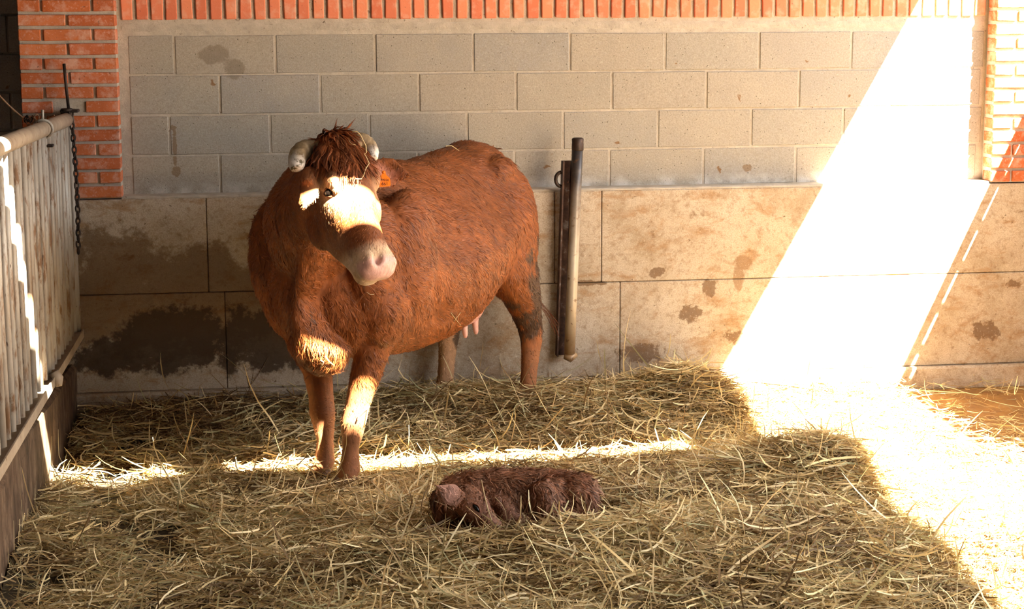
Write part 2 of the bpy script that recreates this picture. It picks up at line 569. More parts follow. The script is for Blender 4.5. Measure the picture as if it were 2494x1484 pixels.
# lower cast concrete wall in shuttered panels
lower = box_obj('wall_back_lower', (2.1, .05, .54), (6.0, .28, 1.08), 'mortar')
tag(lower, 'stained cast concrete lower wall with a ledge', kind='structure')
lower.data.materials.clear(); lower.data.materials.append(M['kerb'])
def slab(x0, x1, z0, z1, g=.003):
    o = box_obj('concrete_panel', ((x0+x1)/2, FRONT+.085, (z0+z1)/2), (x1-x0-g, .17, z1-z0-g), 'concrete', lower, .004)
    o.location = Vector(o.location)-Vector(lower.location)
    return o
HJ = .618
xs_top = [-.9, .137, 1.90, 2.145, 5.05]
for a, b in zip(xs_top[:-1], xs_top[1:]):
    slab(a, b, HJ, LEDGE-.004)
xs_low = [-.9, .215, 2.245, 5.05]
for a, b in zip(xs_low[:-1], xs_low[1:]):
    slab(a, b, .12, HJ, .003)
# rough mortar screed on the ledge top
cap = box_obj('ledge_screed', (1.98, -.052, LEDGE-.001), (4.52, .13, .018), 'mortar', None, .006)
cap.parent = lower; cap.location = Vector(cap.location)-Vector(lower.location)
base = box_obj('baseboard_back', (2.1, -.06, .055), (6.0, .20, .13), 'concrete', None, .012)
tag(base, 'rough concrete footing along the wall', kind='structure')

# brick pilasters
def pilaster(name, x0, x1, label, right=False):
    p = box_obj(name, ((x0+x1)/2, .045, (LEDGE+SILL+.12)/2), (x1-x0-.006, .31, SILL+.12-LEDGE), 'mortar')
    tag(p, label, kind='structure')
    pitch = .0699
    wid = x1-x0
    for k in range(14):
        z = LEDGE+.006+pitch*k+.0275
        if z > SILL+.1: break
        if k % 2 == (1 if not right else 0):
            cuts = [0, .112, .353, wid]
        else:
            cuts = [0, .232, wid]
        if k == 0 and not right: cuts = [0, .15, wid]
        if k == 6 and not right: cuts = [0, .155, .30, wid]
        for n_, (a, b) in enumerate(zip(cuts[:-1], cuts[1:])):
            if k == 6 and not right and n_ == 1: continue      # a brick filled over with mortar
            j = .0065
            aa = a if a == 0 else a+j
            bb = b if b == wid else b-j
            piece('brick', (x0+(aa+bb)/2, FRONT+.055+random.uniform(-.003, .003), z+random.uniform(-.001, .001)), (bb-aa, .12, .055), 'brick', p, .004, .0015)
        if right:   # the short return face carries headers
            pass
    return p
pilaster('trim_1', PLX0, PLX1, 'orange brick pilaster beside the railing')
pilaster('trim_2', PRX0, PRX1, 'orange brick pilaster at the sunlit corner', True)

# neighbouring bay behind the left pilaster
bay = box_obj('wall_left_bay', (-1.75, .72, 1.2), (2.2, .2, 2.6), 'mortar')
tag(bay, 'dark block wall of the next bay', kind='structure')
for k in range(11):
    blocks(-1.13+.25*(k % 2), .2*k, -1.6, -.70, .60, bay)
box_obj('wall_left_return', (-.66, .42, 1.2), (.08, .62, 2.6), 'plaster')
tag(bpy.data.objects['wall_left_return'], 'short side wall of the next bay', kind='structure')

# barn shell out of the picture: roof with an open slit, far walls, an added shading wall, the yard
ROOF = 3.0
EDGE = 2.73+.55*ROOF
SY = -1.33-.82*ROOF           # slit centre
SW = .085                     # half width of the slit
SX0, SX1 = .15, 3.95
roof = bmesh.new()
def rp(x0, x1, y0, y1):
    box_bm(roof, ((x0+x1)/2, (y0+y1)/2, ROOF+.01), (x1-x0, y1-y0, .02))
RX0, RY0, RY1 = -4.2, -11.5, 1.2
rp(RX0, EDGE, SY+SW, RY1)
rp(RX0, EDGE, RY0, SY-SW)
rp(RX0, SX0, SY-SW, SY+SW)
rp(SX1, EDGE, SY-SW, SY+SW)
ceil = bm_obj('ceiling', roof, 'roof')
tag(ceil, 'low barn roof with a narrow open slit', kind='structure')
tag(box_obj('wall_left', (-4.2, -5.1, 1.5), (.12, 12.8, 3.0), 'plaster'), 'far left barn wall', kind='structure')
tag(box_obj('wall_front', (0.1, -11.5, 1.5), (8.4, .12, 3.0), 'plaster'), 'barn wall behind the viewer', kind='structure')
tag(box_obj('wall_far_back', (-2.6, 1.2, 1.5), (3.2, .12, 3.0), 'plaster'), 'back wall of the next bay', kind='structure')
tag(box_obj('wall_right_shade', (EDGE-.06, -9.0, 1.5), (.12, 5.0, 3.0), 'plaster'), 'added unseen wall narrowing the light from the open side', kind='structure')  # unseen wall, added to keep skylight off surfaces facing the viewer
yard = box_obj('ground_yard', (19.7, -5, -.11), (30, 40, .2), 'yard')
tag(yard, 'sunlit yard outside the barn', kind='structure')

# ------------------------------------------------------------------ kerb, railing, ironwork
def rz(y):                      # the railing climbs a little towards the viewer
    return .017*(-y)
kv = []
kn = 26
for k in range(kn+1):
    y = -.10-3.6*k/kn
    zt = .265+.05*(-y)+random.uniform(-.006, .006)
    notch = .05 if k in (19, 20) else 0
    kv += [(-.53+random.uniform(-.004, .004), y, -.12), (-.53+random.uniform(-.004, .004), y, zt-notch-.018), (-.548, y, zt-notch), (-.70, y, zt-notch*.3), (-.70, y, -.12)]
kf = []
for k in range(kn):
    for j in range(4):
        a = k*5+j
        kf.append((a, a+5, a+6, a+1))
    a = k*5+4
    kf.append((a, a+5, k*5+5, k*5))
kf += [(0, 1, 2, 3, 4), tuple(kn*5+j for j in (4, 3, 2, 1, 0))]
kerb = mesh_obj('concrete_kerb', kv, kf, 'kerb')
tag(kerb, 'low brown concrete kerb below the tube railing', 'kerb')

RX = -.515
rail = empty('stall_railing', (RX, -.16, .44))
tag(rail, 'galvanised railing of closely set upright tubes on a kerb', 'railing')
R_Y1 = -3.62
tube_obj('top_rail', [(RX, y, 1.492+rz(y)) for y in np.linspace(-.17, R_Y1, 8)], .034, 'rail', rail, 18)
yb = -.30
nb = 0
while yb > R_Y1+.03:
    x = RX+random.uniform(-.003, .003)
    r = .017
    tube_obj('bar', [(x, yb, .46+rz(yb)), (x+random.uniform(-.003, .003), yb+random.uniform(-.004, .004), .97+rz(yb)), (x, yb, 1.47+rz(yb))], r, 'galv', rail, 10)
    yb -= .128
# bottom angle iron
V = []
for y in (-.17, R_Y1):
    z = .445+rz(y)
    V += [(RX-.03, y, z), (RX+.03, y, z), (RX+.03, y, z+.012), (RX+.036, y, z+.012), (RX+.036, y, z-.03), (RX+.028, y, z-.03), (RX+.028, y, z-.01), (RX-.03, y, z-.01)]
V = [np.array(v)-np.array(rail.location) for v in V]
Fc = [(k, (k+1) % 8, 8+(k+1) % 8, 8+k) for k in range(8)]+[tuple(range(7, -1, -1)), tuple(range(8, 16))]
mesh_obj('bottom_rail', V, Fc, 'rail', rail)
tube_obj('end_post', [(RX+.004, -.185, .40), (RX+.004, -.185, 1.475)], .02, 'galv', rail, 12)
# clamp round the top rail, small bolt, hinge pin
yc = -1.20
ring = [(RX+.040*math.cos(t), yc+.004*math.sin(3*t), 1.492+rz(yc)+.040*math.sin(t)) for t in np.linspace(0, 2*math.pi, 20)]
tube_obj('clamp', ring, .006, 'galv', rail, 8)
tube_obj('clamp_stub', [(RX, yc, 1.525+rz(yc)), (RX+.002, yc, 1.575+rz(yc))], .006, 'galv', rail, 8)
bx = box_obj('bolt', (.025, -1.02, 1.0), (.03, .05, .012), 'iron', rail, .003)
tube_obj('bottom_lug', [(RX+.03, -1.48, .50), (RX+.045, -1.48, .47), (RX+.05, -1.49, .44)], [.022, .026, .014], 'rail', rail, 10)

# chain hanging beside the railing's end post
chain = empty('hanging_chain', (-.49, -.215, 1.50))
tag(chain, 'rusty dark link chain hanging from the end of the railing', 'chain')
lm = {}
def chain_link(turn):
    if turn not in lm:
        path = []
        for t in np.linspace(0, 2*math.pi, 13):
            p = np.array([.010*math.cos(t), 0, .019*math.sin(t)])
            if turn: p = np.array([0, p[0], p[2]])
            path.append(p)
        V, Fc = tube_arrays(path, .0042, 6, False)
        me = bpy.data.meshes.new('link')
        me.from_pydata([tuple(v) for v in V], [], Fc); me.update()
        me.polygons.foreach_set('use_smooth', np.ones(len(me.polygons), bool))
        me.materials.append(M['iron'])
        lm[turn] = me
    return lm[turn]
for k in range(24):
    s = k*.029
    o = bpy.data.objects.new('link', chain_link(k % 2))
    o.location = (.012*math.sin(s*4), -.012-.004*math.sin(s*6), .025-s if k else .03)
    o.rotation_euler = (random.uniform(-.15, .15), random.uniform(-.15, .15), .5)
    link(o, chain)

# latch rod through a bracket on the pilaster
rod = empty('latch_rod', (-.505, -.20, 1.50))
tag(rod, 'thin dark iron rod standing in a bracket on the brick pilaster', 'rod')
tube_obj('rod', [at(156, 155, 1, -.2), at(160, 200, 1, -.2), at(168, 275, 1, -.2)], .0075, 'iron', rod, 10)
p = at(170, 270, 1, -.19)
b = box_obj('bracket_plate', Vector(p)-rod.location, (.085, .09, .014), 'iron', rod, .003)
tube_obj('eye_ring', [p+np.array([-.012+.022*math.cos(t), -.03+.022*math.sin(t), .006]) for t in np.linspace(0, 2*math.pi, 14)], .008, 'iron', rod, 8)
b = box_obj('bracket_arm', Vector(p)-rod.location+Vector((-.02, .045, -.018)), (.05, .09, .03), 'iron', rod, .004)

# twine tied to the railing
twine = empty('baling_twine', tuple(at(62, 292, 1, -.25)))
tag(twine, 'old brown twine stretched to a knot above the railing', 'twine')
pa, pb = at(-60, 160, 1, -.35), at(62, 292, 1, -.25)
tube_obj('cord', [pa+(pb-pa)*t+np.array([0, 0, -.02*math.sin(math.pi*t)]) for t in np.linspace(0, 1, 9)], .0042, 'hemp', twine, 6)
for k in range(7):
    c0 = pb+rng.normal(0, .008, 3)+np.array([.004+.016*k/2, 0, .003])
    pts = [c0+np.array([.012*math.cos(t+k)*rng.uniform(.6, 1.3), .01*math.sin(2*t), .014*math.sin(t+k)*rng.uniform(.6, 1.3)]) for t in np.linspace(0, 5, 9)]
    tube_obj('knot_loop', pts, .0035, 'hemp' if k > 2 else 'iron', twine, 5)
pts = [pb, pb+np.array([.02, -.1, -.02]), np.array([-.53, -.6, 1.54])]
tube_obj('tie', pts, .003, 'hemp', twine, 5)

# upright hinge pipe with its channel on the wall
post = empty('hinge_post', (1.955, -.165, .22))
tag(post, 'leaning steel hinge pipe with an iron channel standing against the wall', 'post')
pt, pbm = at(1407, 345, 1, -.215), at(1387, 862, 1, -.215)
pm = [pbm+(pt-pbm)*t for t in (0, .25, .5, .75, 1)]
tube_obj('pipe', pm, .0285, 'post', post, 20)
pa = pt+(pt-pbm)/np.linalg.norm(pt-pbm)*.0
tube_obj('pipe_cap', [pa+np.array([0, 0, z]) for z in (-.045, -.04, -.012, -.006, .014, .02)], [.029, .0305, .0305, .0295, .0305, .022], 'iron', post, 20)
V = []
c1, c0 = at(1383, 393, 1, -.19), at(1368, 868, 1, -.17)
for c in (c0, c1):
    V += [c+np.array(d) for d in ((-.026, .05, 0), (-.026, -.012, 0), (-.018, -.012, 0), (-.018, .03, 0), (.03, .03, 0), (.03, .05, 0))]
V = [v-np.array(post.location) for v in V]
Fc = [(k, (k+1) % 6, 6+(k+1) % 6, 6+k) for k in range(6)]+[(5, 4, 3, 2, 1, 0), (6, 7, 8, 9, 10, 11)]
mesh_obj('channel', V, Fc, 'channel', post)
q = [c0+np.array((.024, -.004, 0)), c1+np.array((.024, -.004, 0))]
tube_obj('strap', q, .012, 'iron', post, 6)
e = at(1352, 437, 1, -.17)
tube_obj('staple', [e+np.array([.035*math.sin(t)*-.8+.03, -.005, .036*math.cos(t)]) for t in np.linspace(0, math.pi, 9)], .0095, 'iron', post, 8)
tube_obj('foot', [pbm+np.array((-.03, -.01, -.012)), pbm+np.array((0, -.012, -.02)), pbm+np.array((.035, 0, -.004))], [.012, .024, .014], 'post', post, 12)
tube_obj('rivet', [c0+(c1-c0)*.9+np.array((0.004, -.01, 0)), c0+(c1-c0)*.9+np.array((.004, -.022, 0))], .009, 'channel', post, 10)

# boarded gate on the open side, outside the picture: its shadow falls on the wall
gate = empty('stall_gate', (4.56, -.16, 0))
tag(gate, 'boarded stall gate with a pipe top rail on the open side', 'gate')
gd = np.array([.1, -1., 0]); gd /= np.linalg.norm(gd)
GH = 1.75
g0 = np.array([4.565, -.14, 0.])
tube_obj('top_rail', [g0+np.array([0, 0, GH-.025]), g0+gd*3.3+np.array([0, 0, GH-.025])], .026, 'rail', gate, 12)
u = .02
while u < 3.3:
    c = g0+gd*u
    tube_obj('upright', [c+np.array([0, 0, .05]), c+np.array([0, 0, GH-.03])], .0125, 'galv', gate, 8)
    u += .19+random.uniform(-.02, .05)
for k in range(8):
    zc = .03+.2*k+.102
    if zc+.1 > GH-.09: break
    c = g0+gd*1.65+np.array([0, 0, zc])
    o = box_obj('board', c-np.array(gate.location), (.022, 3.3, .204), 'board', gate, .003)
    o.rotation_euler[2] = math.atan2(gd[1], gd[0])+math.pi/2

# ------------------------------------------------------------------ hay bed
def hay_h(x, y):
    p = np.stack([x*2.3, y*2.3, np.zeros_like(x)], 1)
    p2 = np.stack([x*6, y*6, np.ones_like(x)*3.3], 1)
    h = .030+.04*(vnoise(p, 1)-.4)+.03*(vnoise(p2, 2)-.5)
    def g(cx, cy, sx, sy, a, rot=0.):
        dx, dy = x-cx, y-cy
        c, s = math.cos(rot), math.sin(rot)
        u, v = c*dx+s*dy, -s*dx+c*dy
        return a*np.exp(-.5*((u/sx)**2+(v/sy)**2))
    h += g(2.68, -2.12, .25, .27, .20)+g(2.55, -2.9, .6, .65, .10)+g(2.3, -3.3, .9, .4, .04)
    h += g(2.52, -.50, .17, .20, .14)+g(2.15, -.55, .3, .2, .05)+g(1.50, -.42, .30, .17, .085)
    h += g(.75, -.75, .5, .35, .03)
    h += g(1.30, -2.83, .45, .11, .075)+g(1.85, -2.5, .16, .25, .05)+g(.85, -2.5, .12, .2, .05)+g(1.3, -2.6, .9, .5, .015)
    h -= g(1.32, -2.50, .30, .15, .05)+g(.72, -1.52, .16, .16, .035)
    h += .11*np.exp(-(x+.53)/.13)*np.clip((-y-1.3)/1.2, 0, 1)
    # thins out to bare floor in the sunny corner
    bare = 1/(1+np.exp(-(x-3.08-.10*(-y))*9))
    far = 1/(1+np.exp(-(y+1.5)*3))
    h = h*(1-bare*far*.9)
    h = np.maximum(h, .006)
    return h+floor_z(y)

def hay_density(x, y):
    d = np.ones_like(x)
    bare = 1/(1+np.exp(-(x-3.62+.05*(-y))*10))
    far = 1/(1+np.exp(-(y+1.55)*4))
    d *= 1-.93*bare*far
    mid = 1/(1+np.exp(-(x-2.85)*8))*far
    d *= 1-.5*mid
    leftd = 1/(1+np.exp((x+.05)*5))*1/(1+np.exp(-(y+3.9)*4))
    d *= 1-.45*leftd
    clump = vnoise(np.stack([x*4.2, y*4.2, x*0+9], 1), 5)
    d *= np.clip(.45+1.0*clump, .35, 1.3)
    darkl = 1/(1+np.exp((x-.35)*3.5))
    d *= 1-darkl*np.clip((.66-clump)*2.4, 0, .94)
    return d

# bed surface
gx = np.linspace(-.522, 4.3, 150); gy = np.linspace(-4.4, -.14, 140)
X, Y = np.meshgrid(gx, gy)
Z = hay_h(X.ravel(), Y.ravel())-.022
V = np.stack([X.ravel(), Y.ravel(), Z], 1)
nx = len(gx)
idx = np.arange(len(V)).reshape(len(gy), nx)
Fq = np.stack([idx[:-1, :-1].ravel(), idx[:-1, 1:].ravel(), idx[1:, 1:].ravel(), idx[1:, :-1].ravel()], 1)
bed = mesh_obj('trodden_hay', V, Fq.tolist(), 'underhay', smooth=True)
tag(bed, 'dark trodden hay underneath the loose hay', 'hay', kind='stuff')

def np_mesh(name, V, Q, mat, col=None, tris=False, smooth=False):
    """mesh from numpy arrays; Q is (n,4) or (n,3)"""
    k = Q.shape[1]
    me = bpy.data.meshes.new(name)
    me.vertices.add(len(V)); me.vertices.foreach_set('co', np.ascontiguousarray(V, np.float32).ravel())
    me.loops.add(Q.size); me.loops.foreach_set('vertex_index', np.ascontiguousarray(Q, np.int32).ravel())
    me.polygons.add(len(Q))
    me.polygons.foreach_set('loop_start', np.arange(0, Q.size, k, dtype=np.int32))
    me.polygons.foreach_set('loop_total', np.full(len(Q), k, np.int32))
    if smooth: me.polygons.foreach_set('use_smooth', np.ones(len(Q), bool))
    me.update(calc_edges=True)
    if col is not None:
        a = me.attributes.new('Col', 'FLOAT_COLOR', 'POINT')
        c4 = np.ones((len(V), 4), np.float32); c4[:, :3] = col
        a.data.foreach_set('color', c4.ravel())
    me.materials.append(M[mat])
    return me

HAYC = 1.2*np.array([[.50, .39, .20], [.42, .35, .18], [.60, .50, .29], [.37, .265, .13], [.27, .175, .085], [.40, .38, .215], [.66, .57, .37]])*np.array([1.05, 1., .90])
def hay_blades(n, lmin, lmax, wmin, wmax, lift, zup, seed, segs=4, up=.08):
    r = np.random.default_rng(seed)
    # candidates inside the seen wedge of floor
    X = r.uniform(-.62, 4.35, n*5); Y = -.13-r.uniform(0, 1, n*5)**.93*4.0
    keep = r.uniform(0, 1.25, n*5) < hay_density(X, Y)
    # only where the picture looks, with a margin
    d = np.stack([X, Y, X*0], 1)-CAM
    w = d@_F
    px = IMG_W/2+FPX*(d@_R)/w; py = IMG_H/2-FPX*(d@_U)/w
    keep &= (px > -220) & (px < IMG_W+260) & (py < IMG_H+150)
    keep &= X > -.50
    X, Y = X[keep][:n], Y[keep][:n]
    n = len(X)
    L = r.uniform(lmin, lmax, n)*np.where(r.random(n) < .15, 1.5, 1)
    W = r.uniform(wmin, wmax, n)
    # heading follows a swirling field, with spread
    fld = vnoise(np.stack([X*2.2, Y*2.2, X*0], 1), seed+3)*6.28*1.6
    az = fld+r.normal(0, .9, n)
    el = r.normal(0, lift, n)
    upm = r.random(n) < up
    el[upm] = r.uniform(.5, 1.2, upm.sum())
    H = hay_h(X, Y)
    z0 = H+r.uniform(-.02, zup, n)
    bend = r.normal(0, 1.1, n); bend2 = r.normal(0, .35, n)
    m = segs+1
    P = np.zeros((n, m, 3)); D = np.zeros((n, m, 3))
    pos = np.stack([X, Y, z0], 1)
    kink = r.integers(1, segs, n)
    kinkon = r.random(n) < .35
    for i in range(m):
        t = i/segs-.5
        a = az+bend*t
        a = a+np.where(kinkon & (i >= kink), r.choice([-1., 1.], n)*.0+np.sign(bend)*.9, 0)
        e = el+bend2*t*2
        dvec = np.stack([np.cos(a)*np.cos(e), np.sin(a)*np.cos(e), np.sin(e)], 1)
        D[:, i] = dvec
        if i: pos = pos+dvec*(L/segs)[:, None]
        P[:, i] = pos
    P -= (P[:, segs//2]-P[:, 0])[:, None, :]*np.where(upm, 0, 1)[:, None, None]
    # rest on the surface below
    for i in range(m):
        hh = hay_h(P[:, i, 0], P[:, i, 1])
        P[:, i, 2] = np.maximum(P[:, i, 2], hh-.012)
    P[:, :, 0] = np.maximum(P[:, :, 0], -.518)
    P[:, :, 1] = np.minimum(P[:, :, 1], -.125)
    roll = r.uniform(-1.2, 1.2, n)
    side = np.cross(D, np.array([0, 0, 1.])); side /= np.linalg.norm(side, axis=2, keepdims=True)+1e-6
    nrm = np.cross(side, D)
    sv = side*np.cos(roll)[:, None, None]+nrm*np.sin(roll)[:, None, None]
    taper = np.interp(np.linspace(0, 1, m), [0, .15, .8, 1], [.7, 1, .85, .3])
    off = sv*(W[:, None]*taper[None])[:, :, None]*.5
    V = np.stack([P-off, P+off], 2).reshape(-1, 3)
    b = (np.arange(n)*m*2)[:, None]
    q = []
    for i in range(segs):
        q.append(np.concatenate([b+2*i, b+2*i+1, b+2*i+3, b+2*i+2], 1))
    Q = np.stack(q, 1).reshape(-1, 4)
    ci = r.choice(len(HAYC), n, p=[.24, .16, .15, .17, .12, .09, .07])
    if wmin > .004: ci = r.choice([0, 2, 5, 6], n, p=[.25, .35, .12, .28])
    col = HAYC[ci]*r.uniform(.6, 1.25, n)[:, None]
    # patches of old brown hay
    br = np.clip(.12+(vnoise(np.stack([X*3, Y*3, X*0+4], 1), 9)-.5)*1.1, 0, .9)
    pick = r.random(n) < br*(.5 if wmin > .004 else 1)
    col[pick] = np.array([.20, .12, .05])*r.uniform(.6, 1.3, pick.sum())[:, None]
    col = np.repeat(col, m*2, axis=0)
    return V, Q, col
parts_ = [hay_blades(92000, .07, .22, .003, .0065, .14, .055, 11, 4, .012),
          hay_blades(50000, .03, .10, .0018, .0036, .16, .04, 12, 3, .03),
          hay_blades(13000, .14, .34, .0045, .0095, .13, .07, 13, 5, .015)]
off_, VV, QQ, CC = 0, [], [], []
for v_, q_, c_ in parts_:
    VV.append(v_); QQ.append(q_+off_); CC.append(c_); off_ += len(v_)
hay = bpy.data.objects.new('loose_hay', np_mesh('loose_hay', np.concatenate(VV), np.concatenate(QQ), 'hay', np.concatenate(CC)))
link(hay)
tag(hay, 'loose pale hay strewn and heaped over the stall floor', 'hay', kind='stuff')

# ------------------------------------------------------------------ animals
def nrmz(v):
    v = np.asarray(v, float)
    return v/np.linalg.norm(v)

class Solid:
    """closed lofted pieces collected in one mesh, later fused into one skin"""
    def __init__(s):
        s.V, s.F = [], []
    def loft(s, stations, n=24, ex=2.0, egg=0.):
        b0 = len(s.V)
        th = np.linspace(0, 2*math.pi, n, endpoint=False)
        for st in stations:
            c, U, Vv = (np.array(x, float) for x in st[:3])
            e = st[3] if len(st) > 3 else ex
            g = st[4] if len(st) > 4 else egg
            cs, sn = np.cos(th), np.sin(th)
            cx = np.sign(cs)*np.abs(cs)**(2/e); sy = np.sign(sn)*np.abs(sn)**(2/e)
            cx = cx*(1-g*np.maximum(sy, 0))
            for a, b in zip(cx, sy):
                s.V.append(c+U*a+Vv*b)
        m = len(stations)
        for i in range(m-1):
            for k in range(n):
                s.F.append((b0+i*n+k, b0+i*n+(k+1) % n, b0+(i+1)*n+(k+1) % n, b0+(i+1)*n+k))
        for i, st in ((0, stations[0]), (m-1, stations[-1])):
            s.V.append(np.array(st[0], float))
            c = len(s.V)-1
            for k in range(n):
                s.F.append((b0+i*n+(k+1) % n, b0+i*n+k, c) if i == 0 else (b0+i*n+k, b0+i*n+(k+1) % n, c))
    def ball(s, c, U, V, W, n=16, m=10):
        st = []
        c, U, V, W = (np.array(x, float) for x in (c, U, V, W))
        for i in range(m+1):
            t = -1+2*i/m
            t = math.sin(t*math.pi/2)
            r = max(math.sqrt(max(0, 1-t*t)), .04)
            st.append((c+W*t, U*r, V*r))
        s.loft(st, n)
    def tube(s, path, radii, n=14):
        V, F = tube_arrays(path, radii, n)
        b0 = len(s.V)
        s.V += V; s.F += [tuple(b0+k for k in f) for f in F]
    def fuse(s, voxel, smooth=4):
        me = bpy.data.meshes.new('tmp')
        me.from_pydata([tuple(v) for v in s.V], [], s.F); me.update()
        bm = bmesh.new(); bm.from_mesh(me)
        bmesh.ops.recalc_face_normals(bm, faces=bm.faces)
        bm.to_mesh(me); bm.free()
        o = bpy.data.objects.new('tmp', me); C.objects.link(o)
        r = o.modifiers.new('r', 'REMESH'); r.mode = 'VOXEL'; r.voxel_size = voxel
        sm = o.modifiers.new('s', 'SMOOTH'); sm.factor = .5; sm.iterations = smooth
        dg = bpy.context.evaluated_depsgraph_get(); dg.update()
        ev = o.evaluated_get(dg)
        out = bpy.data.meshes.new_from_object(ev)
        bpy.data.objects.remove(o, do_unlink=True)
        nv = len(out.vertices)
        V = np.empty(nv*3, np.float32); out.vertices.foreach_get('co', V); V = V.reshape(-1, 3).astype(float)
        Q = [tuple(p.vertices) for p in out.polygons]
        bpy.data.meshes.remove(out)
        T = []
        for q in Q:
            T.append((q[0], q[1], q[2]))
            if len(q) == 4: T.append((q[0], q[2], q[3]))
        return V, np.array(T)

def vnormals(V, T):
    fn = np.cross(V[T[:, 1]]-V[T[:, 0]], V[T[:, 2]]-V[T[:, 0]])
    N = np.zeros_like(V)
    for k in range(3):
        np.add.at(N, T[:, k], fn)
    return N/(np.linalg.norm(N, axis=1, keepdims=True)+1e-12)

def skin_object(name, V, T, mat, col, loc, wet=None):
    me = np_mesh(name, V-np.array(loc), T, mat, col, smooth=True)
    if wet is not None:
        a = me.attributes.new('Wet', 'FLOAT', 'POINT'); a.data.foreach_set('value', wet.astype(np.float32))
    o = bpy.data.objects.new(name, me); o.location = loc
    return link(o)

def grow_hair(name, V, T, N, n, colf, lenf, flowf, liftf, wid, seed, parent, maskf=None, curl=0., mat='hair', clump=10.):
    r = np.random.default_rng(seed)
    ar = np.linalg.norm(np.cross(V[T[:, 1]]-V[T[:, 0]], V[T[:, 2]]-V[T[:, 0]]), axis=1)
    if maskf is not None:
        ar = ar*maskf(V[T].mean(1))
    ti = r.choice(len(T), n, p=ar/ar.sum())
    u, v = r.random(n), r.random(n)
    sw = u+v > 1; u[sw], v[sw] = 1-u[sw], 1-v[sw]
    w3 = np.stack([1-u-v, u, v], 1)[:, :, None]
    P = (V[T[ti]]*w3).sum(1); Nn = (N[T[ti]]*w3).sum(1); Nn /= np.linalg.norm(Nn, axis=1, keepdims=True)
    fl = flowf(P, Nn)
    cn = np.stack([vnoise(P*clump+k*17, seed+k)-.5 for k in range(3)], 1)
    fl = fl+cn*1.3+r.normal(0, .18, (n, 3))
    fl -= Nn*(fl*Nn).sum(1, keepdims=True)
    fl /= np.linalg.norm(fl, axis=1, keepdims=True)+1e-9
    L = lenf(P)*r.uniform(.6, 1.25, n)
    lift = liftf(P)
    d0 = fl*(1-lift)[:, None]+Nn*lift[:, None]; d0 /= np.linalg.norm(d0, axis=1, keepdims=True)
    d1 = fl+Nn*(lift*.25)[:, None]
    if curl:
        sd = np.cross(fl, Nn)
        d1 = d1+sd*(np.sin(vnoise(P*30, 3)*20)*curl)[:, None]
    d1 /= np.linalg.norm(d1, axis=1, keepdims=True)
    B = P-Nn*.002
    Mi = B+d0*(L*.5)[:, None]
    Tp = Mi+d1*(L*.5)[:, None]
    sd = np.cross(d0, Nn); sd /= np.linalg.norm(sd, axis=1, keepdims=True)+1e-9
    ww = (wid*r.uniform(.7, 1.3, n))[:, None]
    VV = np.stack([B-sd*ww*.5, B+sd*ww*.5, Mi-sd*ww*.42, Mi+sd*ww*.42, Tp], 1).reshape(-1, 3)
    b = (np.arange(n)*5)[:, None]
    Q = np.stack([np.concatenate([b, b+1, b+3], 1), np.concatenate([b, b+3, b+2], 1), np.concatenate([b+2, b+3, b+4], 1)], 1).reshape(-1, 3)
    col = colf(P, r)
    col = np.repeat(col, 5, axis=0)
    me = np_mesh(name, VV-np.array(parent.location), Q, mat, col)
    # shade the blades like the skin they lie on
    nn = np.repeat(Nn+r.normal(0, .22, (n, 3)), 5, axis=0)
    nn /= np.linalg.norm(nn, axis=1, keepdims=True)
    me.polygons.foreach_set('use_smooth', np.ones(len(Q), bool))
    me.normals_split_custom_set_from_vertices(nn.astype(np.float32))
    o = bpy.data.objects.new(name, me); link(o, parent)
    o['kind'] = 'stuff'
    return o

